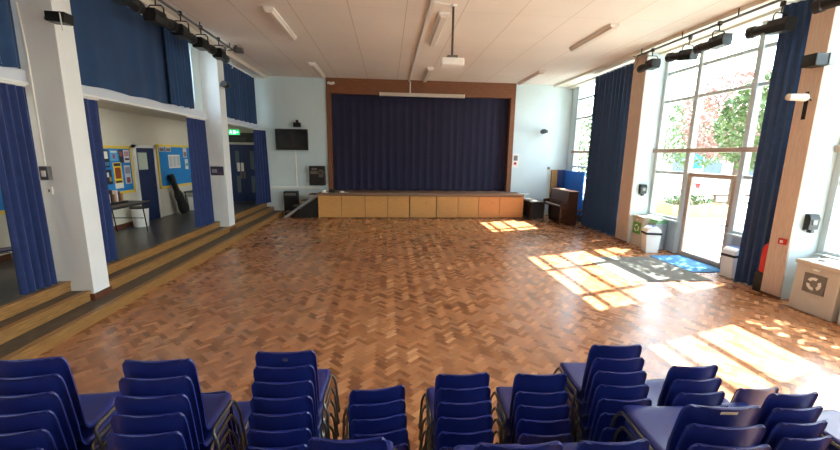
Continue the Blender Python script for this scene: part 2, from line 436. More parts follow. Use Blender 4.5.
wbay(2, 5.95, 9.87, [7.27, 8.72], (7.27, 8.72), 'tall window with the glazed door, between the two right pillars')
wbay(3, 1.65, 5.62, [2.97, 4.3], None, 'tall window at the right edge, above the beige bins')
wbay(4, -2.25, 1.3, [-1.05, .15], None, 'tall right window behind the camera')
b = MB(); b.box(XW, XW+.2, 14.55, YB, 0, ZC); b.box(XW, XW+.2, -4., -2.6, 0, ZC); b.box(XW, XW+.12, -4, YB, 5.02, ZC)
struct(b.build('wall_right', M_wall), 'pale wall around the right windows', 'wall')
# glazed door
t = thing('door_1', 'glazed outside door in the right window wall, beside the blue mat', 'door', (0, 0, 0), kind='structure')
d = MB()
d.box(XW+.02, XW+.075, 7.325, 7.46, .02, 2.02); d.box(XW+.02, XW+.075, 8.56, 8.665, .02, 2.02)
d.box(XW+.02, XW+.075, 7.46, 8.56, 1.93, 2.02); d.box(XW+.02, XW+.075, 7.46, 8.56, .02, .11)
leaf = d.build('door_leaf', M_transom, t)
box('pane', M_glass, XW+.045, XW+.051, 7.46, 8.56, .11, 1.93, leaf)
MB().tube([(XW+.02, 7.4, .95), (XW-.05, 7.4, .95), (XW-.05, 7.52, .95)], .014, 8).build('door_handle', M_chrome, leaf, True)
box('threshold', M_grey, XW-.03, XW+.12, 7.315, 8.675, 0, .018, t)

# ------------------------------------------------------------------ proscenium & stage
t = thing('trim_7', 'brown wooden surround of the stage opening', 'stage surround', (0, 0, 0), kind='structure')
box('head_band', M_pros, -2.28, 4.93, YB-.06, YB+.32, 4.56, ZC, t)
for x0, x1 in ((-2.28, -2.13), (4.75, 4.93)):
    box('side_post', M_pros, x0, x1, YB-.06, YB+.32, .93, 4.56, t)
t = thing('stage', 'raised wooden stage with pale panelled front', 'stage', (0, 0, 0), kind='structure')
b = MB(); b.box(-2.54, 5.17, 14.0, YB-.002, .85, .93); b.box(-2.25, 4.9, YB-.002, 17.9, .85, .93); b.box(.78, 1.86, 13.97, 14.0, .845, .935)
b.build('stage_top', M_stagetop, t)
b = MB(); b.box(-2.5, 5.13, 14.1, YB-.01, 0, .85)
b.build('carcass', M_black, t)
ed = [-2.54, -1.70, -.84, 0., .80, 1.83, 2.64, 3.43, 4.25, 5.17]
for i, (a, c) in enumerate(zip(ed[:-1], ed[1:])):
    g = .022 if i == 4 else .008
    p = box('front_panel', M_panel2 if i > 6 else M_panel, a+g, c-g, 14.045, 14.10, .03, .83, t, .004)
    if i in (4, 7): box('finger_hole', M_black, (a+c)/2+.12, (a+c)/2+.15, 14.04, 14.05, .58, .61, p)
box('end_panel', M_panel2, 5.13, 5.17, 14.05, YB-.01, 0, .85, t); box('end_panel', M_panel, -2.54, -2.5, 14.05, YB-.01, 0, .85, t)

# ------------------------------------------------------------------ curtains
def curtain_mesh(p0, p1, z0, z1, folds, amp, th=.012, seed=1, flare=0., head=True, gather=.0, nz=10):
    """pleated cloth hung between p0 and p1 (x, y), a closed sheet with thickness"""
    rr = random.Random(seed); p0 = Vector(p0); p1 = Vector(p1); d = p1-p0; L = d.length; d.normalize(); n = Vector((-d.y, d.x))
    N = max(24, int(folds*10)); ph = rr.random()*6
    warp = [rr.uniform(-.35, .35) for _ in range(int(folds)+4)]
    ampl = [rr.uniform(.6, 1.15) for _ in range(int(folds)+4)]
    bm = bmesh.new(); F, B = [], []
    for iz in range(nz+1):
        w = iz/nz; z = z1+(z0-z1)*w
        rf, rb = [], []
        for i in range(N+1):
            s = i/N; q = s*folds; k = int(q); f = q-k
            wv = warp[k]*(1-f)+warp[k+1]*f; av = ampl[k]*(1-f)+ampl[k+1]*f
            a = amp*av*(.45+.55*w if head else 1.)
            ang = 2*PI*q+wv*1.6+ph+.35*math.sin(3.1*w+k)*w
            off = a*(math.sin(ang)+.25*math.sin(2*ang+1.3))
            sl = (s-.5)*(1-gather*math.sin(PI*min(1, w*1.))+flare*w)+.5
            c = p0+d*(sl*L+.35*a*math.cos(ang))+n*off
            zz = z+(.012*math.sin(ang*.5+1) if iz == nz else 0)
            rf.append(bm.verts.new((c.x+n.x*th/2, c.y+n.y*th/2, zz))); rb.append(bm.verts.new((c.x-n.x*th/2, c.y-n.y*th/2, zz)))
        F.append(rf); B.append(rb)
    for iz in range(nz):
        for i in range(N):
            bm.faces.new((F[iz][i], F[iz][i+1], F[iz+1][i+1], F[iz+1][i])); bm.faces.new((B[iz][i+1], B[iz][i], B[iz+1][i], B[iz+1][i+1]))
        bm.faces.new((F[iz][0], F[iz+1][0], B[iz+1][0], B[iz][0])); bm.faces.new((F[iz+1][N], F[iz][N], B[iz][N], B[iz+1][N]))
    for i in range(N):
        bm.faces.new((F[0][i+1], F[0][i], B[0][i], B[0][i+1])); bm.faces.new((F[nz][i], F[nz][i+1], B[nz][i+1], B[nz][i]))
    bmesh.ops.recalc_face_normals(bm, faces=bm.faces[:])
    x = MB(); x.bm.free(); x.bm = bm
    return x
def curtain(m, lab, *a, group=None, **k):
    rail = k.pop('rail', True)
    p0, p1, z0, z1 = a[:4]
    t = thing('curtain', lab, 'curtain', ((p0[0]+p1[0])/2, (p0[1]+p1[1])/2, z0), group=group)
    o = curtain_mesh(*a, **k).build('cloth', m, t, True); o.location = -Vector(t.location)
    if rail:
        q = MB().tube([(p0[0], p0[1], z1+.02), (p1[0], p1[1], z1+.02)], .015, 8).build('curtain_track', M_bwhite, t, True); q.location = -Vector(t.location)
    return t
XU = -4.76
curtain(M_navyu, 'high navy curtain at the top left corner, over the nearest corridor opening', (XU, 1.6), (XU, 5.66), 3.365, 4.95, 16, .045, seed=3, group='high navy curtains over the corridor')
curtain(M_navyu, 'wide high navy curtain between the two left pillars, drawn almost flat', (XU-.02, 6.1), (XU-.02, 9.5), 3.365, 4.95, 6, .012, seed=4, group='high navy curtains over the corridor')
curtain(M_navyu, 'pleated end of the high navy curtain, just left of the far left pillar', (XU+.06, 8.98), (XU+.06, 9.95), 3.365, 4.95, 7, .045, seed=5, group='high navy curtains over the corridor')
curtain(M_navyu, 'high pleated navy curtain between the far left pillar and the end wall', (XU, 11.45), (XU, 14.62), 3.365, 4.95, 15, .045, seed=6, group='high navy curtains over the corridor')
g = 'floor-length navy curtains in the corridor openings'
curtain(M_navy, 'floor-length navy curtain bunched left of the nearest left pillar', (-4.80, 5.16), (-4.76, 5.66), .46, 3.15, 5, .05, seed=11, group=g, nz=14)
curtain(M_navy, 'narrow floor-length navy curtain directly right of the nearest left pillar', (-4.82, 6.12), (-4.80, 7.0), .46, 3.15, 5, .055, seed=12, group=g)
curtain(M_navy, 'floor-length navy curtain bunched directly left of the far left pillar', (-4.80, 9.85), (-4.80, 10.74), .46, 3.15, 6, .07, seed=13, group=g)
curtain(M_navy, 'floor-length navy curtain beside the double doors, meeting the end wall', (-4.80, 14.45), (-4.52, 14.9), .47, 3.15, 5, .05, seed=14, group=g, flare=.25)
g = 'full-height navy curtains by the right windows'
curtain(M_teal, 'full-height navy curtain left of the nearest right pillar, over the window', (6.97, 6.0), (6.70, 6.46), .03, 4.94, 5, .06, seed=21, group=g, nz=14, flare=.12)
curtain(M_teal, 'full-height navy curtain between the far right pillar and the piano', (6.80, 10.47), (6.80, 12.6), .03, 4.94, 11, .09, seed=22, group=g, nz=14)
t = curtain(M_stagecloth, 'wide dark navy stage curtain closing the stage opening', (-2.2, YB+.2), (4.85, YB+.2), .95, 4.9, 24, .011, seed=31, nz=12)

# ================================================================== LEFT CORRIDOR THINGS
def noticeboard(y0, y1, z0, z1, lab):
    t = thing('noticeboard', lab, 'noticeboard', (-6.598, (y0+y1)/2, z0), group='blue corridor noticeboards')
    c = Vector((-6.6, (y0+y1)/2, z0))
    def add(nm, m, *a):
        o = box(nm, m, *a, parent=t); o.location = -c; return o
    add('felt', M_blueboard, -6.597, -6.575, y0, y1, z0, z1)
    b = MB(); w = .06
    b.box(-6.6, -6.57, y0-.01, y0+w, z0-.01, z1+.01); b.box(-6.6, -6.57, y1-w, y1+.01, z0-.01, z1+.01)
    b.box(-6.6, -6.57, y0, y1, z0-.01, z0+w); b.box(-6.6, -6.57, y0, y1, z1-w, z1+.01)
    o = b.build('border_frame', M_yellow, t); o.location = -c
    return t
noticeboard(9.0, 10.5, 1.3, 2.45, 'blue noticeboard with yellow border and many posters, left of the navy corridor door')
noticeboard(11.62, 13.62, 1.27, 2.53, 'blue noticeboard with yellow border and few sheets, right of the navy corridor door')
noticeboard(5.4, 7.2, 1.25, 2.5, 'blue noticeboard with a pink picture, at the left edge of the photo')
def poster(y0, y1, z0, z1, bg, blocks, lab, x=-6.5735):
    t = thing('poster', lab, 'poster', (x, (y0+y1)/2, z0), group='sheets pinned to the corridor noticeboards')
    c = Vector(t.location)
    o = box('sheet', mat('poster_%d_%d_%d' % bg, bg, .6, var=.03), x, x+.006, y0, y1, z0, z1, t); o.location = -c
    for (a, d, e, f, col) in blocks:
        o = box('print_block', mat('poster_%d_%d_%d' % col, col, .6, var=.03), x+.006, x+.009, y0+a*(y1-y0), y0+d*(y1-y0), z0+e*(z1-z0), z0+f*(z1-z0), t); o.location = -c
    return t
DK = (40, 44, 60); OR = (206, 96, 56); WH = (228, 228, 224); YE = (244, 208, 40)
poster(9.78, 10.06, 1.43, 2.06, YE, [(.08, .92, .86, .97, DK), (.15, .85, .38, .8, (150, 70, 40)), (.0, 1., 0., .2, WH), (.1, .9, .22, .3, DK)], 'tall yellow poster with dark heading, right part of the crowded noticeboard')
poster(9.48, 9.68, 1.95, 2.36, DK, [(.2, .8, .5, .9, WH), (.1, .9, .1, .3, (70, 120, 170))], 'dark leaflet at the top of the crowded noticeboard, left of the pale blue one')
poster(9.73, 9.98, 2.1, 2.36, (90, 170, 220), [(.3, .6, .2, .6, (170, 90, 130)), (.1, .9, .75, .9, WH)], 'pale blue sheet at the top of the crowded noticeboard, above the yellow poster')
poster(10.03, 10.17, 2.05, 2.36, (56, 40, 44), [(.1, .8, .5, .9, (170, 90, 80))], 'narrow dark brown leaflet at the top of the crowded noticeboard')
poster(10.2, 10.4, 2.05, 2.36, (226, 220, 224), [(.1, .9, .5, .9, (190, 150, 160)), (.1, .9, .2, .35, DK)], 'pinkish white sheet at the top right of the crowded noticeboard')
poster(9.5, 9.7, 1.55, 1.9, DK, [(.2, .5, .5, .8, WH), (.5, .9, .2, .5, (160, 140, 90))], 'black and white leaflet left of the yellow poster')
poster(10.16, 10.38, 1.52, 1.98, (206, 210, 222), [(.1, .9, .55, .9, (150, 150, 170)), (.2, .8, .05, .35, (150, 80, 80))], 'pale grey leaflet right of the yellow poster')
poster(9.16, 9.4, 1.75, 2.2, (200, 190, 190), [(.1, .9, .25, .95, OR), (.3, .7, .4, .7, (120, 60, 60))], 'orange picture sheet by the curtain on the crowded noticeboard')
poster(12.15, 12.78, 1.84, 2.24, WH, [(.05, .3, .1, .9, (190, 196, 200)), (.37, .63, .1, .9, (190, 196, 200)), (.7, .95, .1, .9, (190, 196, 200))], 'wide white sheet in the middle of the emptier noticeboard')
poster(11.72, 11.98, 2.33, 2.48, (190, 190, 196), [(.1, .9, .1, .7, (110, 100, 110))], 'small photo sheet at the top left of the emptier noticeboard')
poster(12.05, 12.32, 2.33, 2.48, (200, 196, 196), [(.1, .9, .1, .7, (120, 104, 104))], 'second small photo sheet along the top of the emptier noticeboard')
poster(13.02, 13.22, 2.15, 2.45, (216, 206, 200), [(.1, .9, .1, .6, (150, 120, 110))], 'upper pale leaflet at the right of the emptier noticeboard')
poster(13.08, 13.26, 1.78, 2.1, (220, 226, 224), [(.1, .9, .3, .6, (120, 170, 150))], 'lower pale leaflet at the right of the emptier noticeboard')
poster(6.75, 7.1, 1.72, 2.08, (206, 120, 130), [(.1, .9, .3, .8, (160, 50, 70)), (.2, .6, .5, .9, (90, 70, 110))], 'pink picture on the noticeboard at the left edge')
poster(6.75, 7.12, 2.15, 2.4, WH, [(.1, .9, .2, .8, (150, 170, 190))], 'white sheet above the pink picture at the left edge')
# exit sign
t = thing('exit_sign', 'green lit exit sign with a running figure, over the double doors', 'sign', (-5.8, 15.28, 3.0))
box('housing', M_bwhite, -.2, .2, .0, .06, -.01, .19, t, .006)
gm = mat('exit_green', (20, 170, 90), .4, var=0, emit=(30, 220, 120), estr=1.2); wm = mat('exit_white', (240, 250, 244), .4, var=0, emit=(240, 255, 245), estr=1.4)
box('face', gm, -.19, .19, -.004, .0, 0, .18, t)
b = MB()
def flat(p): b.prism(p, -.008, -.004, 'y')
flat([(-.13+.016*math.cos(a), .145+.016*math.sin(a)) for a in [k*PI/5 for k in range(10)]])
flat([(-.145, .125), (-.115, .13), (-.1, .075), (-.13, .07)]); flat([(-.115, .13), (-.075, .105), (-.08, .095), (-.12, .112)])
flat([(-.13, .08), (-.16, .05), (-.185, .05), (-.185, .06), (-.165, .062), (-.14, .09)]); flat([(-.12, .08), (-.08, .06), (-.075, .02), (-.09, .02), (-.095, .052), (-.125, .066)])
flat([(-.03, .03), (.05, .03), (.05, .15), (-.03, .15)])
flat([(.075, .08), (.12, .08), (.12, .055), (.165, .09), (.12, .125), (.12, .1), (.075, .1)])
b.build('pictogram', wm, t)
tag(box('sign', mat('dark_sign', (60, 70, 66), .4, var=.05), -5.95, -5.4, 15.315, 15.33, 2.76, 2.92), 'small dark sign on the glass panel above the double doors', 'sign')
# corridor lamps, out of view; the far one added to brighten the dark end
lampm = mat('lit_diffuser', (250, 246, 236), .4, var=0, emit=(255, 246, 230), estr=11.)
for y, lab in ((8.6, 'corridor ceiling light above the noticeboard'), (12.3, 'unseen corridor light added near the double doors'), (4.6, 'corridor ceiling light behind the left curtain')):
    t = thing('ceiling_light', lab, 'light', (-5.12, y, 3.3), group='corridor ceiling lights')
    box('fitting', M_bwhite, -.1, .1, -.6, .6, -.018, 0, t); box('diffuser', lampm, -.085, .085, -.58, .58, -.045, -.018, t, .005)
# trestle table & things in corridor
t = thing('folding_table', 'black folding table under the crowded noticeboard', 'table', (-6.05, 8.75, .447))
box('tabletop', mat('grey_table_top', (60, 60, 62), .4, var=.05), -.45, .42, -1.05, .72, .71, .74, t, .006)
box('table_rim', M_black, -.46, .43, -1.06, .73, .69, .715, t)
for y in (-.85, .55):
    for x in (-.36, .33):
        MB().tube([(x, y, .7), (x, y+.1*(1 if y > 0 else -1), .0)], .013, 8).build('leg', M_blackm, t, True)
    MB().tube([(-.36, y, .35), (.33, y, .35)], .01, 6).build('stretcher', M_blackm, t, True)
t = thing('leaflet_rack', 'rack of colourful leaflets on the black folding table', 'leaflet rack', (-6.1, 8.85, 1.187))
box('tray', M_black, -.18, .18, -.3, .3, 0, .04, t)
lc = [(180, 90, 80), (220, 200, 190), (70, 60, 60), (160, 120, 90), (230, 220, 210), (110, 70, 80), (190, 140, 80)]
for k in range(7):
    b = MB(); b.box(-.12, .12, -.27+.08*k, -.235+.08*k, .03, .2+.17*R.random()); b.build('leaflet_bundle', mat('poster_%d_%d_%d' % lc[k], lc[k], .6, var=.1, scale=20), t)
def bucket(name, lab, loc, r, h, m, cat='bin'):
    t = thing(name, lab, cat, loc)
    MB().lathe([(r*.8, 0), (r*.98, h*.97), (r*.95, h*.97), (r*.78, .02)], (0, 0, 0), 20).build('body', m, t, True)
    MB().lathe([(r*.97, h*.93), (r*1.05, h*.94), (r*1.05, h), (r*.9, h)], (0, 0, 0), 20).build('rim', M_black, t, True)
    return t
bucket('waste_bin', 'white round bin with dark rim in front of the navy corridor door', (-6.28, 10.1, .447), .2, .5, M_bwhite)
t = thing('storage_box', 'white plastic box on the corridor floor right of the guitar case', 'box', (-6.3, 13.2, .447))
MB().prism([(-.26, 0), (.26, 0), (.3, .42), (-.3, .42)], -.2, .2, 'x').build('tub', M_bwhite, t); box('lid', M_bwhite, -.22, .22, -.32, .32, .42, .45, t, .006)
t = thing('small_table', 'small black-framed table over the white box, by the far left curtain', 'table', (-6.25, 13.2, .447))
box('tabletop', M_black, -.3, .3, -.42, .42, .6, .63, t, .005)
for x in (-.27, .27):
    for y in (-.39, .39): MB().tube([(x, y, .6), (x, y, 0)], .013, 8).build('leg', M_blackm, t, True)
tag(box('shelf', M_nose, -6.566, -6.38, 13.3, 13.75, 1.52, 1.56), 'small brown shelf on the corridor wall by the far noticeboard', 'shelf')
# guitar case
t = thing('guitar_case', 'black guitar case leaning on the corridor wall right of the navy door', 'guitar case', (-6.30, 12.3, .447))
prof = [(0, .0), (.15, .01), (.2, .1), (.205, .2), (.175, .32), (.14, .4), (.15, .5), (.155, .58), (.11, .66), (.07, .72), (.06, .98), (.08, 1.02), (.08, 1.2), (.05, 1.24), (0, 1.24)]
out = prof+[(-a, z) for a, z in prof[::-1][1:-1]]
b = MB(); b.prism(out, -.06, .06, 'x', .012)
mm = Matrix.Rotation(math.radians(-9), 4, 'Y') @ Matrix.Rotation(math.radians(14), 4, 'X')
bmesh.ops.transform(b.bm, matrix=mm, verts=b.bm.verts[:])
zmin = min(v.co.z for v in b.bm.verts); bmesh.ops.translate(b.bm, vec=(0, 0, -zmin), verts=b.bm.verts[:])
case = b.build('case_body', M_black, t, True)
b = MB(); b.tube([(.0, .19, .3), (.03, .235, .33), (.03, .235, .42), (.0, .19, .45)], .01, 6)
bmesh.ops.transform(b.bm, matrix=mm, verts=b.bm.verts[:]); bmesh.ops.translate(b.bm, vec=(0, 0, -zmin), verts=b.bm.verts[:]); b.build('handle', M_black, t, True)

# pillar fittings, left
t = thing('switch_box', 'grey switch box with conduit on the side of the nearest left pillar', 'switch', (-4.72, 5.715, 2.0))
box('body', M_grey, -.05, .06, -.05, .02, -.07, .12, t, .006); box('rocker', M_bwhite, -.02, .03, -.06, -.05, -.02, .06, t)
MB().tube([(0, 0, .12), (0, 0, 1.6), (-.03, 0, 2.2)], .012, 8).build('conduit', M_bwhite, t, True)
t = thing('light_switch', 'small white switch below the grey box on the nearest left pillar', 'switch', (-4.72, 5.728, 1.78))
box('plate', M_bwhite, -.035, .035, -.012, .01, -.05, .05, t, .003); box('rocker', M_grey, -.012, .012, -.018, -.012, -.02, .02, t)
t = poster(0, 1, 0, 1, (60, 62, 84), [(.1, .5, .3, .7, (150, 150, 170)), (.5, .9, .1, .4, (100, 70, 90))], 'dark picture poster on the side of the far left pillar', x=0.)
t['group'] = ''; del t['group']
for c in t.children:
    for v in c.data.vertices: v.co = Vector(((v.co.y-.5)*.34, 10.818-v.co.x, 1.72+v.co.z*.24))
    c.location = (0, 0, 0)
t.location = (-4.62, 0, 0)

# ------------------------------------------------------------------ stage lanterns
def make_lantern():
    t = thing('stage_lantern', '', 'stage light', (0, 0, 0))
    b = MB(); b.prism([(-.1, -.11), (.1, -.11), (.12, .0), (.1, .1), (-.1, .1), (-.12, 0)], -.30, .02, 'y', .012); b.build('lamp_housing', M_blackm, t)
    MB().lathe([(.085, 0), (.085, .25), (.1, .26), (.1, .36), (.08, .36), (.08, .3)], (0, .02, 0), 18, 'y').build('lens_tube', M_blackm, t, True)
    MB().lathe([(.079, 0), (.06, .02), (.0, .028)], (0, .33, 0), 18, 'y').build('lens', mat('lens_glass', (70, 80, 90), .08, var=0), t, True)
    MB().tube([(-.135, -.1, 0), (-.135, -.1, .16), (-.1, -.1, .2), (.1, -.1, .2), (.135, -.1, .16), (.135, -.1, 0)], .011, 6).build('yoke', M_blackm, t, True)
    c = MB().tube([(0, -.1, .2), (0, -.1, .33)], .012, 6)
    c.box(-.03, .03, -.125, -.075, .3, .38); c.build('hanging_clamp', M_blackm, t)
    return t
lan = make_lantern()
first = True
def lantern(x, y, z, lab, grp, rx=0., rz=0.):
    global first
    if first: o = lan; first = False
    else: o = dup(lan, (0, 0, 0), 0)
    o.location = (x, y, z); o.rotation_euler = (rx, 0, rz); o['label'] = lab; o['group'] = grp
    return o
g = 'stage lanterns hung along the left wall'
zl = 4.66
lantern(-4.05, 10.2, zl, 'black stage lantern nearest the far left pillar, on the left bar', g, rz=.1)
lantern(-4.05, 9.35, zl, 'second black stage lantern from the far left pillar', g, rz=-.05)
lantern(-4.05, 8.5, zl, 'third black stage lantern from the far left pillar', g, rz=.06)
lantern(-4.05, 7.7, zl, 'fourth black stage lantern from the far left pillar', g, rz=-.08)
lantern(-4.05, 6.75, zl, 'black stage lantern at the top edge above the nearest left pillar', g, rz=.05)
g = 'stage lanterns hung along the right windows'
lantern(6.45, 9.45, zl-.05, 'black stage lantern against the far right pillar, on the right bar', g, rz=-.1)
lantern(6.45, 8.35, zl-.08, 'second black stage lantern from the far right pillar', g, rx=.12, rz=.12)
lantern(6.45, 7.55, zl-.05, 'third black stage lantern from the far right pillar, slim against the sky', g, rx=-.05, rz=.05)
lantern(6.5, 6.42, zl-.10, 'large black stage lantern beside the nearest right curtain', g, rx=.05, rz=.1)
lantern(6.45, 5.3, zl-.04, 'black stage lantern at the top right corner of the photo', g, rz=.15)
def lightbar(x, y0, y1, z, lab):
    t = thing('lighting_bar', lab, 'lighting bar', (x, (y0+y1)/2, z), group='lighting bars under the ceiling')
    L = (y1-y0)/2
    MB().tube([(0, -L, 0), (0, L, 0)], .024, 10).build('pipe', M_grey, t, True)
    n = int(2*L/1.3)
    for k in range(n+1):
        y = -L+.15+k*(2*L-.3)/n
        MB().tube([(0, y, 0), (0, y, ZC-z)], .012, 6).build('hanger', M_blackm, t, True)
lightbar(-4.05, 5.9, 10.95, 4.99, 'grey pipe carrying lanterns along the left ceiling edge')
lightbar(6.45, 4.2, 9.95, 4.95, 'grey pipe carrying lanterns along the right windows')
# cables looped at the bar ends
for (x, y, s, lab) in ((-4.05, 10.95, 1, 'thin looped cable at the end of the left lighting bar'), (6.42, 10.2, -1, 'thin looped cable at the end of the right lighting bar')):
    pts = [(x+s*.05*math.sin(a*2), y-.1+.2*math.sin(a), 4.72-.28*(1-math.cos(a))*.6+.26*(a/(2*PI))) for a in [k*2*PI/18 for k in range(19)]]
    tag(MB().tube(pts, .006, 6).build('hanging_cable', M_bwhite if s > 0 else M_black, None, True), lab, 'cable')
t = thing('junction_box', 'grey box on an arm by the ceiling, above the far left pillar', 'junction box', (-4.0, 11.0, 4.98))
box('body', M_chrome, -.02, .2, -.07, .07, -.06, .06, t, .006); MB().tube([(0, 0, 0), (-.38, 0, 0)], .014, 8).build('arm', M_chrome, t, True)
box('mount', M_chrome, .0, .06, -.03, .03, .05, .12, t)
# floodlight on nearest left pillar
t = thing('floodlight', 'black floodlight with a pale hook, high on the nearest left pillar', 'stage light', (-4.17, 5.63, 4.0)); t.scale = (.62, .62, .62)
b = MB(); b.prism([(-.2, -.09), (.16, -.11), (.18, .09), (-.2, .1)], -.16, .1, 'y', .012); b.build('lamp_housing', M_blackm, t)
box('bracket', M_grey, -.34, -.1, .0, .17, -.03, .03, t); MB().tube([(.1, -.17, .06), (.12, -.19, 0), (.13, -.19, -.28)], .012, 6).build('hook', M_bwhite, t, True)
t = thing('spotlight', 'small black spotlight on the front of the far left pillar', 'stage light', (-4.28, 10.95, 4.1))
MB().lathe([(.07, -.14), (.085, -.12), (.085, .1), (.06, .16)], (0, 0, 0), 16, 'y').build('lamp_housing', M_black, t, True)
box('bracket', M_black, -.135, -.05, -.03, .03, -.04, .04, t)
# right pillar fittings
t = thing('spotlight', 'black and silver spotlight clamped high on the nearest right pillar', 'stage light', (6.5, 5.6, 3.85))
b = MB(); b.box(-.13, .08, -.1, .12, -.09, .09, .015); b.build('lamp_housing', M_blackm, t)
b = MB(); b.box(.08, .17, -.11, .10, -.08, .1, .01); b.build('bracket', M_chrome, t)
t = thing('security_light', 'pale elongated lamp on an arm below the spotlight, nearest right pillar', 'light', (6.4, 5.66, 3.32))
MB().lathe([(.0, -.22), (.05, -.2), (.06, .1), (.03, .14)], (0, 0, 0), 14, 'x').build('lamp_housing', M_beige, t, True)
MB().tube([(.12, 0, 0), (.27, .06, -.03)], .016, 8).build('arm', M_black, t, True)
t = thing('cable_slot', 'narrow dark plate on the wooden facing of the nearest right pillar', 'plate', (6.662, 5.78, 3.15))
box('plate', M_blackm, -.006, .004, -.03, .03, -.15, .16, t); box('small_plate', M_blackm, -.006, .004, -.02, .03, .24, .28, t)
def dispenser(x, y, z, lab):
    t = thing('dispenser', lab, 'dispenser', (x, y, z), group='wall dispensers on the right pillars')
    b = MB(); b.prism([(-.0, 0), (-.09, .02), (-.1, .2), (-.07, .27), (0, .27)], -.09, .09, 'x', .01); b.build('casing', M_black, t)
    box('window', M_grey, -.04, .04, -.106, -.094, .1, .18, t); box('spout', M_black, -.03, .03, -.09, -.02, -.04, .01, t)
dispenser(6.94, 5.624, 1.22, 'black dispenser on the nearest right pillar, above the beige bins')
dispenser(6.95, 9.874, 1.38, 'black dispenser on the far right pillar, above the green-logo bin')
t = thing('fire_call_point', 'red fire alarm call point on the wooden facing of the nearest right pillar', 'alarm', (6.66, 5.72, 1.0))
box('box', M_red, -.03, .005, -.06, .06, -.05, .05, t, .005); box('button', M_bwhite, -.034, -.03, -.025, .025, -.02, .025, t)
t = thing('fire_extinguisher', 'red fire extinguisher half hidden behind the nearest right pillar', 'fire extinguisher', (6.775, 6.035, 0.))
MB().lathe([(.07, 0), (.085, .02), (.085, .42), (.06, .5), (.025, .53), (.025, .56)], (0, 0, .36), 20).build('cylinder', M_red, t, True)
box('valve', M_black, -.03, .06, -.02, .02, .9, .97, t); MB().tube([(.03, 0, .93), (.09, .0, .85), (.1, 0, .5)], .01, 8).build('hose', M_black, t, True)
box('stand', M_blackm, -.09, .09, -.09, .09, 0, .36, t, .01)

# ================================================================== CEILING FITTINGS
for (x, y0, y1, lab) in ((-2.28, 8.1, 10.0, 'nearer ceiling tube light on the left'), (-2.33, 12.6, 14.6, 'far ceiling tube light on the left, by the stage'),
                         (1.1, 7.95, 10.05, 'nearer ceiling tube light in the middle, left of the projector'), (1.36, 12.7, 14.75, 'far ceiling tube light in the middle, by the stage'),
                         (4.72, 8.15, 10.0, 'nearer ceiling tube light on the right'), (4.98, 12.6, 14.75, 'far ceiling tube light on the right, by the stage')):
    t = thing('ceiling_light', lab+', unlit', 'light', (x, (y0+y1)/2, ZC), group='unlit tube lights on the hall ceiling')
    L = (y1-y0)/2
    box('fitting', M_bwhite, -.1, .1, -L, L, -.05, 0, t, .006)
    b = MB(); b.prism([(-.085, -.05), (.085, -.05), (.06, -.1), (-.06, -.1)], -L+.02, L-.02, 'y', .008); b.build('diffuser', M_diff, t)
t = thing('trunking', 'long white trunking running along the ceiling to the stage', 'trunking', (.8, 9.6, ZC-.002))
box('mounted_duct', M_bwhite, -.035, .035, -5.4, 5.33, -.05, 0, t, .005); box('down_duct', M_bwhite, .02, .06, 5.29, 5.335, -.48, -.05, t, .004)
t = thing('projector', 'white projector hanging from a dark pole under the ceiling', 'projector', (1.22, 7.6, 4.02))
box('body', M_bwhite, -.21, .21, -.16, .16, 0, .13, t, .02)
MB().lathe([(.05, -.02), (.05, .03), (.04, .03)], (.08, .15, .065), 16, 'y').build('lens', M_black, t, True)
box('mount_plate', M_chrome, -.1, .1, -.08, .08, .13, .19, t, .01)
MB().tube([(0, 0, .19), (0, 0, ZC-4.02)], .022, 10).build('pole', mat('brown_pole', (86, 70, 60), .4, metal=.4), t, True)
MB().lathe([(.06, 0), (.06, .03)], (0, 0, ZC-4.05), 16).build('ceiling_plate', M_bwhite, t)
tag(MB().tube([(.8, 7.45, 5.09), (1.14, 7.58, 5.09)], .01, 6).build('cable', M_bwhite), 'white cable along the ceiling from trunking to projector pole', 'cable')
t = thing('projection_screen', 'rolled white projection screen case over the stage curtain', 'projection screen', (1.3, YB-.13, 4.5))
box('case', M_beige, -1.58, 1.58, -.06, .06, 0, .12, t, .01)
for x in (-1.59, 1.59): box('end_mount', M_bwhite, x-.015, x+.015, -.065, .07, -.004, .124, t)
t = thing('spotlight', 'small white twin spotlight on the wooden band over the stage, left end', 'light', (-2.08, YB-.07, 4.9))
box('base', M_bwhite, -.06, .06, -.0, .01, -.05, .05, t)
for x in (-.09, .09): MB().lathe([(.03, .02), (.05, -.09)], (x, 0, 0), 12, 'y').build('lamp_head', M_bwhite, t, True)
MB().tube([(-.09, 0, 0), (.09, 0, 0)], .012, 6).build('arm', M_bwhite, t)

# ================================================================== BACK WALL THINGS
t = thing('television', 'black wall-mounted television on the end wall left of the stage', 'television', (-3.585, YB-.002, 2.46))
box('casing', M_black, -.59, .59, -.12, -.03, 0, .77, t, .01); box('screen', M_screen, -.54, .54, -.126, -.12, .07, .72, t); box('wall_bracket', M_blackm, -.2, .2, -.03, 0, .2, .55, t)
t = thing('conduit', 'thin white conduit running down from the television', 'conduit', (-3.5, YB, 1.05))
box('mounted_duct', M_bwhite, -.02, .02, -.025, 0, 0, 1.42, t)
t = thing('speaker', 'small black speaker on the wall above the television', 'speaker', (-3.36, YB, 3.3))
box('cabinet', M_black, -.13, .13, -.22, -.05, 0, .16, t, .01); box('wall_mount', M_black, -.04, .04, -.06, 0, .04, .2, t); box('cabinet_top', M_black, -.04, .04, -.16, -.05, .16, .26, t)
t = thing('equipment_case', 'black wall case with silver parts, right of and below the television', 'equipment case', (-2.68, YB, 1.14))
box('casing', M_black, -.3, .3, -.2, 0, 0, .74, t, .02)
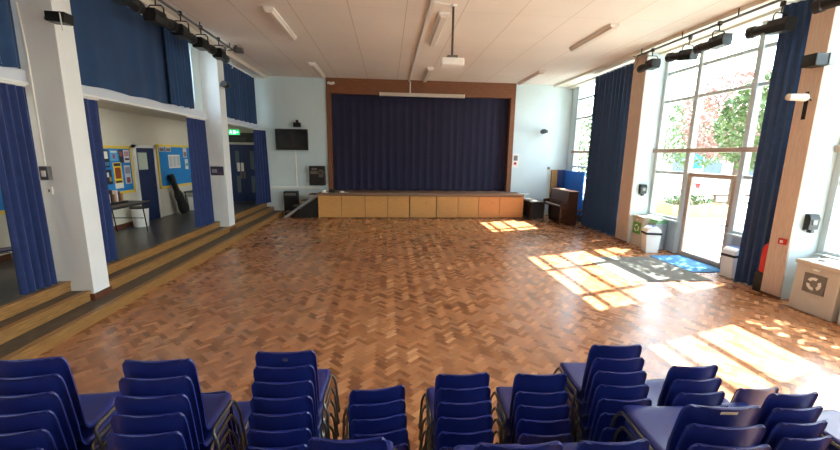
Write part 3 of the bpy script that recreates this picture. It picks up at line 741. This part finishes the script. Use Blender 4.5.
b = MB(); b.box(-.25, .25, -.212, -.2, .44, .54); b.box(.06, .22, -.212, -.2, .32, .6); b.box(-.2, .0, -.212, -.2, .58, .66); b.build('control_panel', M_chrome, t)
t = thing('trunking', 'white dado trunking along the end wall left of the stage', 'trunking', (-3.5, YB, 1.02))
box('mounted_duct', M_bwhite, -.95, .95, -.05, 0, -.03, .05, t, .005)
t = thing('notice', 'small framed white notice with red marks, right of the stage opening', 'notice', (5.08, YB, 2.0))
box('notice_frame', M_bwhite, -.13, .13, -.02, 0, -.1, .45, t, .004); box('red_band', M_red, -.06, .04, -.024, -.02, .02, .12, t); box('print_block', M_grey, -.08, .08, -.024, -.02, .18, .38, t)
tag(box('red_strip', M_red, 4.935, 4.975, YB-.012, YB, 2.0, 2.42), 'narrow red strip at the wooden surround beside the notice', 'strip')
t = thing('spotlight', 'black spotlight on a bracket on the end wall right of the stage', 'stage light', (6.05, YB, 3.32))
MB().lathe([(.09, -.2), (.1, -.05), (.07, .06)], (-.0, -.16, .0), 16, 'y').build('lamp_housing', M_black, t, True); box('bracket', M_black, .06, .2, -.2, 0, -.05, .06, t, .01)
t = thing('alarm_sounder', 'small grey alarm sounder on the end wall above the piano', 'alarm', (6.47, YB, 1.9))
MB().lathe([(.05, 0), (.05, -.05), (.03, -.07)], (0, 0, 0), 14, 'y').build('body', M_grey, t, True)
tag(box('trunking', M_wall, -4.9, -2.3, YB-.012, YB, 3.42, 3.46), 'pale blue trunking across the end wall above the television', 'trunking')
tag(box('trunking', M_wall, 4.95, 7.2, YB-.012, YB, 3.32, 3.35), 'pale blue trunking across the end wall right of the stage', 'trunking')

# stage steps with stringer, left of stage
t = thing('stage_steps', 'black portable steps with pale edges leading up to the stage on the left', 'steps', (-3.75, 14.1, 0.))
n = 4; run = .29; rise = .22
for k in range(n):
    tr = box('tread', M_tread, k*run, k*run+run+.02, .04, .46, rise*(k+1)-.03-.0, rise*(k+1), t)
    box('nosing', M_chrome, k*run-.015, k*run+.02, .045, .455, rise*(k+1)-.035, rise*(k+1)+.004, tr)
for y in (0., .46):
    b = MB(); b.prism([(-.06, 0), (.04, 0), (1.18, .82), (1.18, .9), (1.14, .9), (-.06, .03)], y, y+.04, 'y'); b.build('stringer', mat('pale_grey_metal', (150, 150, 148), .5, var=.08), t)
b = MB(); b.prism([(.12, 0), (1.18, 0), (1.18, .78)], .05, .07, 'y'); b.build('side_sheet', M_black, t)
t = thing('amplifier', 'black amplifier box on the floor by the end wall, behind the stage steps', 'amplifier', (-3.68, 14.79, .0))
box('cabinet', M_black, -.25, .25, -.13, .2, 0, .92, t, .02); box('front_cloth', M_blackm, -.22, .22, -.14, -.13, .05, .7, t); box('control_strip', M_grey, -.22, .22, -.14, -.13, .76, .86, t)
tag(box('paper_pile', M_paper, -3.3, -2.9, 14.93, 14.98, 1.08, 1.1), 'white sheets lying on the trunking behind the stage steps', 'paper')
for x, y, h, lab, m in ((-2.36, 14.25, .08, 'small white item on the left front corner of the stage', M_bwhite), (-2.1, 14.4, .1, 'small dark item on the stage left corner, between two white ones', M_black), (-1.7, 14.3, .06, 'small white item on the stage just in front of the curtain', M_bwhite)):
    t = thing('cable_coil', lab, 'stage clutter', (x, y, .93))
    MB().lathe([(.09, 0), (.1, h*.3), (.06, h), (.03, h)], (0, 0, 0), 14).build('coil', m, t, True); MB().tube([(.08, 0, .01), (.2, -.06, .01), (.24, .05, .01)], .008, 6).build('lead', m, t, True)
tag(box('paper', M_paper, 5.02, 5.42, 14.1, 14.4, .932, .936), 'white sheet of paper on the right front corner of the stage', 'paper')

# piano: keyboard faces the hall (-x), long axis along y
t = thing('piano', 'dark upright piano end-on between the stage and the far right curtain', 'piano', (6.21, 13.26, 0.))
for y in (-.74, .70):
    e = MB(); e.prism([(-.02, .0), (.33, 0), (.33, 1.16), (.0, 1.16), (-.05, .8), (-.28, .78), (-.28, .6), (-.05, .58)], y, y+.045, 'y', .006); e.build('end_panel', M_piano, t)
    MB().tube([(-.25, y+.022, .6), (-.25, y+.022, .04)], .03, 10).build('leg', M_piano, t, True)
box('top_lid', M_piano, -.03, .36, -.76, .765, 1.16, 1.19, t, .006)
box('upper_panel', M_piano, .0, .03, -.695, .70, .82, 1.16, t); box('lower_panel', M_piano, .02, .05, -.695, .70, .08, .6, t); box('back_panel', M_piano, .29, .32, -.695, .70, .05, 1.16, t)
box('key_bed', M_piano, -.28, .02, -.695, .70, .6, .66, t, .004)
box('fallboard', M_piano, -.06, -.02, -.695, .7, .68, .84, t)
b = MB()
for k in range(52): b.box(-.22, -.07, -.66+k*.0256, -.66+k*.0256+.0236, .66, .682)
b.build('white_keys', M_bwhite, t)
b = MB()
for k in range(51):
    if k % 7 in (0, 1, 3, 4, 5): b.box(-.165, -.07, -.66+k*.0256+.018, -.66+k*.0256+.031, .682, .694)
b.build('black_keys', M_black, t)
tag(box('paper', mat('brown_paper', (176, 120, 96), .8, var=.05), 6.32, 6.5, 13.35, 13.6, 1.192, 1.2), 'brown papers lying on top of the piano', 'paper')
t = thing('display_screen', 'bright blue folding display screen behind the piano', 'display screen', (7.1, 14.2, 0.))
box('leaf', mat('bright_blue_felt', (28, 112, 216), .8, var=.04), -.02, .02, -.9, .62, .22, 1.82, t, .006)
b = MB(); b.box(-.28, .02, .64, .67, .22, 1.84); b.build('folded_leaf', mat('deep_blue_felt', (40, 66, 120), .8, var=.05), t)
for y in (-.75, .5): box('foot', M_black, -.04, .04, y-.25, y+.25, 0, .22, t)
t = thing('wooden_board', 'narrow golden-brown board standing against the end wall behind the piano', 'board', (6.72, 14.93, 0.))
box('panel', wood('golden_wood', (186, 142, 84), (150, 108, 60), 'z'), -.13, .1, -.05, .06, 0, 1.84, t, .006); box('edge_strip', M_skirt, .1, .13, -.055, .06, 0, 1.84, t)
t = thing('stool', 'small black stool between the piano and the far right curtain', 'stool', (6.98, 13.02, 0.))
box('seat', M_black, -.2, .2, -.17, .17, .42, .47, t, .01)
for x in (-.16, .16):
    for y in (-.13, .13): MB().tube([(x, y, .42), (x*1.1, y*1.1, 0)], .016, 8).build('leg', M_black, t, True)
t = thing('low_table', 'low dark table piled with sheet music, between stage and piano', 'table', (5.56, 14.2, 0.))
box('tabletop', M_black, -.29, .27, -.7, .7, .66, .7, t, .006); box('skirt_cloth', M_black, -.24, .22, -.6, .6, .08, .66, t)
for x in (-.25, .23):
    for y in (-.64, .64): MB().tube([(x, y, .66), (x, y, 0)], .02, 8).build('leg', M_black, t, True)
for k, (x, y, z, a, m, lab) in enumerate(((5.55, 14.6, .70, .3, M_paper, 'white music sheets at the far end of the low dark table'), (5.6, 14.15, .70, -.2, M_beige, 'beige folder in the middle of the low dark table'), (5.52, 13.72, .70, .1, M_grey, 'grey folder at the near end of the low dark table'))):
    o = MB().box(-.15, .15, -.17, .17, 0, .02).build('music_folder' if k else 'music_sheets', m); o.location = (x, y, z); o.rotation_euler = (0, 0, a); tag(o, lab, 'papers')

# ================================================================== RIGHT SIDE FLOOR THINGS
tag(box('entrance_mat', M_mat, 4.62, 6.36, 6.62, 8.4, 0, .012, None, .003), 'large grey entrance mat on the parquet by the glazed door', 'mat')
tag(box('entrance_mat', M_bluemat, 6.38, 7.18, 7.15, 8.5, 0, .014, None, .003), 'blue entrance mat directly inside the glazed door', 'mat')
def swing_bin(x, y, rz, lab, lidm):
    t = thing('swing_bin', lab, 'bin', (x, y, 0), rz, 'white swing-lid bins by the glazed door')
    MB().prism([(-.14, 0), (.14, 0), (.175, .46), (-.175, .46)], -.15, .15, 'y', .012).build('body', M_bwhite, t)
    box('band', M_black, -.185, .185, -.165, .165, .46, .515, t, .006)
    lid = MB().prism([(-.18, .515), (.18, .515), (.15, .6), (.07, .66), (-.07, .66), (-.15, .6)], -.16, .16, 'y', .008).build('lid', M_bwhite, t)
    b = MB(); b.prism([(-.13, .6), (.0, .668), (.13, .6), (.12, .595), (0, .655), (-.12, .595)], -.14, .14, 'y'); b.bm.verts.ensure_lookup_table(); bmesh.ops.translate(b.bm, vec=(0, 0, .016), verts=b.bm.verts[:]); b.build('flap', lidm, lid)
    return t
M_bluelid = mat('blue_lid', (60, 110, 190), .5, var=.05)
swing_bin(6.68, 8.92, -.25, 'white swing bin with black band, beside the bin with the green logo', M_bluelid)
sb = swing_bin(6.98, 6.88, .1, 'white bin with blue lid directly left of the nearest right curtain', M_bluelid); sb.scale = (.86, .86, .92)
def recycle_bin(x, y, w, d, h, lab, logo, m=M_beige, grp=None):
    """front faces -x"""
    t = thing('recycling_bin', lab, 'bin', (x, y, 0), 0, grp)
    b = MB(); b.prism([(-d/2, .0), (d/2, 0), (d/2, h-.04), (-d/2+.02, h-.04)], -w/2, w/2, 'y', .02); b.build('body', m, t)
    lid = box('lid', m, -d/2-.01, d/2+.01, -w/2-.012, w/2+.012, h-.045, h+.02, t, .02)
    for yy in (-w*.2, w*.2):
        MB().lathe([(.075, 0), (.075, .012)], (0, yy, h+.014), 18).build('opening', M_black, lid, True)
    box('latch', M_bwhite, -d/2-.03, -d/2, -.05, .03, h-.1, h-.07, t, .004)
    lp = box('logo_plate', mat('logo_ground_%d_%d_%d' % logo, logo, .6, var=.08, scale=20), -d/2-.004, -d/2+.016, -.15, .15, h*.42, h*.42+.3, t)
    b = MB()
    for a in range(3):
        an = a*2*PI/3+.5
        p = [(.105*math.cos(an+s), .105*math.sin(an+s)) for s in (0, .5, 1., 1.5)]+[(.06*math.cos(an+s), .06*math.sin(an+s)) for s in (1.5, 1., .5, 0)]
        b.prism([(q[0], h*.42+.15+q[1]) for q in p], -d/2-.008, -d/2-.004, 'x')
    b.build('emblem', M_paper, lp)
recycle_bin(6.97, 9.62, .44, .42, .80, 'beige bin with a green emblem plate, against the far right pillar', (96, 170, 70))
t = thing('grey_bin', 'grey bin with a green lid behind the white swing bin', 'bin', (7.05, 9.215, 0.))
MB().prism([(-.13, 0), (.13, 0), (.16, .68), (-.16, .68)], -.14, .14, 'y', .012).build('body', M_panelgrey, t)
MB().prism([(-.17, .68), (.17, .68), (.15, .76), (.05, .8), (-.1, .78)], -.155, .155, 'y', .01).build('lid', mat('sage_green', (128, 178, 132), .5, var=.06), t)
recycle_bin(6.80, 5.05, .62, .52, .79, 'large beige bin with a dark emblem plate, touching the nearest right pillar', (120, 116, 108), grp='large beige bins at the right edge')
recycle_bin(6.80, 4.36, .62, .52, .79, 'second large beige bin, cut off by the right edge of the photo', (120, 116, 108), grp='large beige bins at the right edge')

# ================================================================== CHAIRS
def make_chair():
    t = thing('stacking_chair', '', 'chair')
    prof = [(.190, .334), (.194, .346), (.183, .357), (.146, .359), (.07, .351), (-.02, .344), (-.09, .343), (-.132, .351), (-.157, .373), (-.171, .410), (-.190, .49), (-.214, .60), (-.238, .708), (-.246, .724), (-.253, .720)]
    hw = [.164, .168, .172, .174, .172, .167, .165, .163, .162, .162, .164, .166, .166, .164, .162]
    P = []
    for i in range(len(prof)-1):
        p0, p1, p2, p3 = (prof[max(i-1, 0)], prof[i], prof[i+1], prof[min(i+2, len(prof)-1)])
        for s in range(3):
            f = s/3
            cr = lambda a, b2, c, d: .5*(2*b2+(c-a)*f+(2*a-5*b2+4*c-d)*f*f+(3*b2-a-3*c+d)*f**3)
            P.append((cr(p0[0], p1[0], p2[0], p3[0]), cr(p0[1], p1[1], p2[1], p3[1]), hw[i]*(1-f)+hw[i+1]*f))
    P.append((prof[-1][0], prof[-1][1], hw[-1]))
    L = [0.]
    for a, c in zip(P[:-1], P[1:]): L.append(L[-1]+math.hypot(c[0]-a[0], c[1]-a[1]))
    T = L[-1]; nu = 16; bm = bmesh.new(); top, bot = [], []
    def pt(k, u):
        y, z, w = P[k]
        e = min(L[k], T-L[k]); r = .05
        if e < r: w -= r-math.sqrt(max(0., r*r-(r-e)**2))
        bk = min(1., max(0., (z-.36)/.1)) if y < -.1 else 0.
        side = abs(u)**2.2
        y2 = y+bk*.022*side
        z2 = z+(1-bk)*(.006*abs(u)**2-.016*max(0., (abs(u)-.86)/.14)**2)
        y2 -= bk*.010*max(0., (abs(u)-.86)/.14)**2
        return Vector((u*w, y2, z2))
    th0 = .0055
    for k in range(len(P)):
        ra, rb = [], []
        for i in range(nu+1):
            u = math.sin((2*i/nu-1)*PI/2*.92)/math.sin(PI/2*.92)
            c = pt(k, u)
            k0, k1 = max(k-1, 0), min(k+1, len(P)-1)
            tv = Vector((0, P[k1][0]-P[k0][0], P[k1][1]-P[k0][1])).normalized()
            n = Vector((1, 0, 0)).cross(tv)
            n = -n
            th = th0+.0045*max(0., 1-min(L[k], T-L[k])/.016)+.0035*max(0., (abs(u)-.9)/.1)
            ra.append(bm.verts.new(c+n*th/2)); rb.append(bm.verts.new(c-n*th/2))
        top.append(ra); bot.append(rb)
    nk = len(P)-1
    for k in range(nk):
        for i in range(nu):
            bm.faces.new((top[k][i], top[k][i+1], top[k+1][i+1], top[k+1][i])); bm.faces.new((bot[k][i+1], bot[k][i], bot[k+1][i], bot[k+1][i+1]))
        bm.faces.new((top[k][0], top[k+1][0], bot[k+1][0], bot[k][0])); bm.faces.new((top[k+1][nu], top[k][nu], bot[k][nu], bot[k+1][nu]))
    for i in range(nu):
        bm.faces.new((top[0][i+1], top[0][i], bot[0][i], bot[0][i+1])); bm.faces.new((top[nk][i], top[nk][i+1], bot[nk][i+1], bot[nk][i]))
    bmesh.ops.recalc_face_normals(bm, faces=bm.faces[:])
    x = MB(); x.bm.free(); x.bm = bm
    x.build('seat_shell', M_shell, t, True)
    for s in (-1, 1):
        X = .178*s; q = lambda d: X+d*s
        MB().tube([(X, -.10, .326), (X, .03, .327), (X, .145, .33)], .009, 8).build('side_rail', M_chrome, t, True)
        lf = MB().tube([(X, .145, .33), (q(.001), .168, .326), (q(.005), .18, .312), (q(.017), .187, .285), (q(.026), .193, .25), (q(.036), .23, .015)], .0085, 8).build('leg', M_chrome, t, True)
        lb = MB().tube([(X, -.10, .326), (q(.001), -.120, .322), (q(.005), -.131, .312), (q(.017), -.137, .285), (q(.026), -.142, .25), (q(.036), -.174, .015)], .0085, 8).build('leg', M_chrome, t, True)
        MB().lathe([(.0096, 0), (.0098, .03), (.009, .034)], (q(.0362), .2315, 0), 10).build('rubber_foot', M_rubber, lf, True)
        MB().lathe([(.0096, 0), (.0098, .03), (.009, .034)], (q(.0362), -.1745, 0), 10).build('rubber_foot', M_rubber, lb, True)
    for y in (-.06, .12):
        MB().tube([(-.178, y, .326), (.178, y, .326)], .008, 8).build('crossbar', M_chrome, t, True)
    return t
chair0 = make_chair(); used = False
PITCH, SHIFT = .068, .037
ORD = ['top', 'second', 'third', 'fourth', 'fifth', 'sixth', 'seventh', 'eighth', 'ninth', 'tenth', 'eleventh', 'twelfth']
def one_chair(x, y, z, rz, label, group=None, tilt=0.):
    global used
    if not used: o = chair0; used = True
    else: o = dup(chair0, (0, 0, 0), 0)
    o.location = (x, y, z); o.rotation_euler = (tilt, 0, rz); o['label'] = label; o.scale = (1, 1, 1)
    if group: o['group'] = group
    return o
def stack(cx, cy, n, deg, desc, seed, misfit=0., sc=None):
    """cx, cy: middle of the topmost back edge"""
    rr = random.Random(seed); rz = math.radians(deg)
    f = Vector((-math.sin(rz), math.cos(rz)))
    objs = []
    for k in range(n):                       # k = 0 is the bottom chair
        base = Vector((cx, cy))+f*(.243*(sc[1] if sc else 1)-SHIFT*(n-1-k))
        j = rr.uniform(-.0015, .0015)
        ex = misfit if k == n-1 else 0.
        lab = ('topmost blue chair of ' if k == n-1 else ('bottom blue chair of ' if k == 0 else ORD[n-1-k]+' blue chair from the top of '))+desc
        if n == 1: lab = 'single blue chair '+desc
        c = one_chair(base.x+j, base.y, PITCH*k+ex, rz+rr.uniform(-.004, .004)*(1 if k else 0), lab, 'stacked blue chairs in the foreground', tilt=0.)
        if sc: c.scale = sc
        objs.append(c)
    return objs
stack(-1.70, 1.78, 9, 3, 'the tall stack at the left edge', 1, sc=(1, .84, 1.15))
stack(-1.09, 1.735, 9, -1, 'the tall stack second from the left', 2, sc=(1, .84, 1.15))
stack(-1.17, 2.25, 3, 0, 'the low stack behind the second tall stack', 3)
s4 = stack(-.57, 1.98, 9, -1, 'the third tall stack from the left', 4)
stack(-.06, 2.02, 5, 6.5, 'the skewed stack left of the middle', 5)
stack(.45, 2.03, 6, 0., 'the stack just right of the middle', 6)
stack(.95, 2.06, 5, -3, 'the stack with a raised topmost chair', 7, misfit=.03)
stack(1.43, 2.07, 8, -3, 'the tall stack right of the raised chair', 8)
stack(1.94, 2.03, 6, 0, 'the stack behind the labelled chairs', 9)
s10 = stack(1.50, 1.39, 10, -5, 'the near stack with the labelled back', 10, sc=(1.08, 1.08, .9))
stack(2.40, 1.82, 5, 0, 'the stack second from the right', 12)
stack(2.68, 2.26, 1, -1, 'standing behind the second stack from the right', 11)
stack(2.98, 1.70, 5, 0, 'the stack at the right edge', 13)
stack(-.17, 1.38, 8, -3.4, 'the front stack left of the middle', 14)
stack(.47, 1.15, 10, -2, 'the front stack right of the middle', 15)
stack(.99, 1.37, 7, -1, 'the front stack left of the labelled chairs', 16)
def sticker(ch, x, z, w, h, m, nm):
    y = -.190-(z-.49)*.2195-.0045+.012*(x/.17)**2
    b = MB(); b.box(x-w/2, x+w/2, -.0008, .0008, -h/2, h/2)
    o = b.build(nm, m, ch); o.location = (x, y, z); o.rotation_euler = (math.radians(12.4), 0, 0)
    return o
st = sticker(s10[-1], .01, .69, .07, .018, M_beige, 'label_sticker'); st['label'] = 'small beige label on the chair back'
st = sticker(s4[-1], .0, .675, .028, .02, M_grey, 'emblem'); st['label'] = 'small grey mark on the chair back'
one_chair(-6.05, 6.25, .447, math.radians(-60), 'blue chair in the corridor at the left edge, under the noticeboard')

# ================================================================== OUTSIDE
def gmat(): return mat('pale_paving', (150, 148, 142), .85, var=.12, scale=.8)
struct(box('ground_outside', gmat(), 7.40, 60., -25., 60., -.25, -.02), 'pale paved courtyard outside the windows', 'ground')
t = thing('planter', 'low wooden raised planter in the courtyard, seen through the glazed door', 'planter', (12.9, 15.2, -.02))
for a in ((-1.3, 1.3, -.75, -.69), (-1.3, 1.3, .69, .75)): box('side_board', mat('planter_wood', (186, 160, 112), .8, var=.15, scale=4), *a, 0, .5, t)
for a in ((-1.3, -1.24), (1.24, 1.3)): box('end_board', mat('planter_wood', (186, 160, 112)), *a, -.69, .69, 0, .5, t)
box('soil', mat('soil', (110, 92, 72), .95, var=.3, scale=10), -1.24, 1.24, -.69, .69, .0, .45, t)
def leafball(m, c, rad, n, size, seed, parent, name='foliage', flat=.8):
    rr = random.Random(seed); bm = bmesh.new()
    for _ in range(n):
        while True:
            p = Vector((rr.uniform(-1, 1), rr.uniform(-1, 1), rr.uniform(-1, 1)))
            if .15 < p.length < 1: break
        p = p*(p.length**-.35); p = Vector((p.x*rad[0], p.y*rad[1], p.z*rad[2]))+Vector(c)
        a = Vector((rr.gauss(0, 1), rr.gauss(0, 1), rr.gauss(0, 1))).normalized(); b_ = a.orthogonal().normalized(); cc = a.cross(b_)
        s = size*rr.uniform(.6, 1.3)
        q = [p+b_*s, p+cc*s*.5+a*s*.1, p-b_*s, p-cc*s*.5+a*s*.1]
        bm.faces.new([bm.verts.new(v) for v in q])
    x = MB(); x.bm.free(); x.bm = bm
    o = x.build(name, m, parent); tag(o, kind='stuff'); return o
leafball(M_foliage, (0, 0, .62), (1.1, .55, .22), 350, .08, 40, t, 'low_plants')
def tree(x, y, h, rad, m, n, size, seed, lab, trunk=.12, cz=None):
    t = thing('tree', lab, 'tree', (x, y, -.02), 0, 'trees in the courtyard')
    rr = random.Random(seed); cz = cz or h-rad[2]
    MB().tube([(0, 0, 0), (.05, .03, cz*.5), (0, .08, cz)], [trunk, trunk*.8, trunk*.5], 10).build('trunk', M_bark, t, True)
    b = MB()
    for k in range(9):
        a = rr.uniform(0, 2*PI); e = Vector((rad[0]*.7*math.cos(a), rad[1]*.7*math.sin(a), cz+rad[2]*rr.uniform(-.3, .7)))
        s0 = Vector((.02, .05, cz*rr.uniform(.55, .95)))
        b.tube([s0, (s0+e)/2+Vector((0, 0, .15)), e], [trunk*.4, trunk*.25, trunk*.1], 6)
    b.build('branches', M_bark, t, True)
    leafball(m, (0, 0, cz), rad, n, size, seed, t)
tree(9.3, 8.7, 4.5, (1.0, 1.35, 1.25), M_foliage, 2600, .09, 51, 'green tree close to the right windows, half hidden by the near curtain', trunk=.08)
tree(14.8, 15.2, 6.0, (2.3, 2.2, 1.9), M_copper, 2600, .12, 52, 'copper-leaved tree seen through the upper panes')
tree(9.7, 15.0, 4.6, (1.1, 1.4, 1.7), M_foliage, 2600, .1, 56, 'leafy green tree right outside the window by the piano', trunk=.07)
tree(20.5, 24.5, 6.4, (2.4, 2.4, 2.4), M_foliage, 2200, .15, 53, 'far green tree in the courtyard behind the copper tree')
tree(13.6, 23.8, 6.6, (2., 2.2, 2.8), M_foliage, 2200, .13, 54, 'tall green tree farther out beyond the window by the stage', cz=3.3)
tree(9.5, 5.0, 4.8, (1.1, 1.9, 1.2), M_foliage, 2200, .1, 55, 'green tree outside the window over the beige bins')
M_brick = brick('tan_brick', (196, 164, 128), (176, 142, 108), (206, 196, 180), 4.)
t = thing('building', 'tan brick school building across the courtyard', 'building', (30., 30., -.02))
box('wall', M_brick, 0, 6., -24., 14., 0, 5.2, t); box('roof_edge', M_frame, -.3, 6.2, -24.2, 14.2, 5.2, 5.5, t)
for k in range(9):
    w = box('window', M_frame, -.06, .02, -22.+k*4, -19.8+k*4, 1., 3.4, t); box('pane', mat('far_dark_glass', (96, 108, 116), .1, var=.1), -.075, -.06, -21.9+k*4, -19.9+k*4, 1.1, 3.3, w)
def bench(x, y, rz, lab):
    t = thing('picnic_table', lab, 'picnic table', (x, y, -.02), rz, 'picnic tables in the courtyard')
    wm_ = mat('weathered_wood', (150, 142, 132), .85, var=.15, scale=5)
    box('tabletop', wm_, -.9, .9, -.36, .36, .7, .75, t)
    for y_ in (-.68, .68): box('bench_seat', wm_, -.9, .9, y_-.13, y_+.13, .42, .46, t)
    for x_ in (-.65, .65):
        for s in (-1, 1): MB().tube([(x_, s*.22, .72), (x_, s*.72, .0)], .04, 6).build('leg', wm_, t)
        box('crossbeam', wm_, x_-.03, x_+.03, -.7, .7, .38, .43, t)
bench(20., 15.2, .4, 'picnic table outside at the right edge window')
bench(22.5, 20.5, 1.0, 'picnic table far out in the courtyard beyond the glazed door')
bench(16.5, 19.8, .2, 'picnic table outside left of the glazed door')
bench(13.2, 9.9, .2, 'picnic table nearest the window over the beige bins')
t = thing('barrier', 'thin metal hoop barrier in the courtyard beyond the glazed door', 'barrier', (16.4, 18.3, -.02))
MB().tube([(-.6, -.3, 0), (-.6, -.3, .85), (-.5, -.28, .95), (.5, .28, .95), (.6, .3, .85), (.6, .3, 0)], .03, 8).build('hoop', M_grey, t, True); MB().tube([(-.6, -.3, .45), (.6, .3, .45)], .02, 8).build('crossbar', M_grey, t)
t = thing('fence', 'low dark rail fence across the courtyard behind the planter', 'fence', (17.5, 16.2, -.02))
for k in range(6): box('fence_post', M_bark, -2.5+k-.05, -2.5+k+.05, -.05, .05, 0, .8, t)
for z in (.35, .7): box('rail', M_bark, -2.6, 2.6, -.03, .03, z, z+.1, t)
t = thing('outdoor_seat', 'small red seat out in the courtyard', 'seat', (24., 28., -.02))
box('seat', M_red, -.4, .4, -.2, .2, .42, .5, t)
for x in (-.32, .32): box('leg', M_red, x-.05, x+.05, -.15, .15, 0, .42, t)
t = thing('banner', 'blue banner on a pole in front of the far brick building', 'banner', (25., 29.6, -.02))
MB().tube([(0, 0, 0), (0, 0, 3.4)], .05, 8).build('pole', M_grey, t); box('flag', M_blueboard, -.05, .05, -.9, -.05, 1.6, 3.3, t)

# ================================================================== LIGHT
W = bpy.data.worlds.new('sky'); S.world = W; W.use_nodes = True
nt = W.node_tree; bg = nt.nodes['Background']
sky = nt.nodes.new('ShaderNodeTexSky'); sky.sky_type = 'NISHITA'; sky.sun_disc = False
sky.sun_elevation = math.radians(50); sky.sun_rotation = math.radians(70); sky.air_density = 1.2; sky.dust_density = 3.
mixw = nt.nodes.new('ShaderNodeMix'); mixw.data_type = 'RGBA'; mixw.inputs['Factor'].default_value = .75
nt.links.new(sky.outputs[0], mixw.inputs[6]); mixw.inputs[7].default_value = (.88, .95, 1.0, 1)
nt.links.new(mixw.outputs[2], bg.inputs['Color'])
SKY_STR = 4.0
bg.inputs['Strength'].default_value = SKY_STR
sd = bpy.data.lights.new('sun', 'SUN'); sd.energy = 40.; sd.angle = math.radians(.6); sd.color = (1., .95, .86)
so = bpy.data.objects.new('sun', sd); COL.objects.link(so)
so.rotation_euler = Vector((-4.15, -1.38, -5.05)).to_track_quat('-Z', 'Y').to_euler(); so.location = (20, 12, 20)
for y0, y1 in ((10.4, 14.55), (5.95, 9.87), (1.65, 5.62), (-2.25, 1.3)):
    ld = bpy.data.lights.new('window_portal', 'AREA'); ld.shape = 'RECTANGLE'; ld.size = 4.2; ld.size_y = y1-y0
    ld.cycles.is_portal = True
    lo = bpy.data.objects.new('window_portal', ld); COL.objects.link(lo); lo.location = (XW+.16, (y0+y1)/2, 2.9); lo.rotation_euler = (0, PI/2, 0)

# ================================================================== CAMERA
cd = bpy.data.cameras.new('camera'); co = bpy.data.objects.new('camera', cd); COL.objects.link(co)
f, yaw, pit, roll = 379.03, .086, .1829, .0151
cd.sensor_fit = 'HORIZONTAL'; cd.sensor_width = 36.; cd.lens = f/840*36; cd.clip_start = .05; cd.clip_end = 300
cy, sy, cp, sp_ = math.cos(yaw), math.sin(yaw), math.cos(pit), math.sin(pit)
fw = Vector((sy*cp, cy*cp, -sp_)); rt = Vector((cy, -sy, 0)); up = rt.cross(fw)
r2 = rt*math.cos(roll)+up*math.sin(roll); u2 = up*math.cos(roll)-rt*math.sin(roll)
Mx = Matrix((r2, u2, -fw)).transposed().to_4x4(); Mx.translation = Vector((0, 0, 2.35)); co.matrix_world = Mx
S.camera = co
S.view_settings.view_transform = 'Standard'; S.view_settings.look = 'None'; S.view_settings.gamma = 1.; S.view_settings.use_curve_mapping = False
S.view_settings.exposure = 0.62
S.cycles.use_denoising = True
S.cycles.max_bounces = 10; S.cycles.diffuse_bounces = 6; S.cycles.transparent_max_bounces = 16
S.cycles.sample_clamp_indirect = 8.
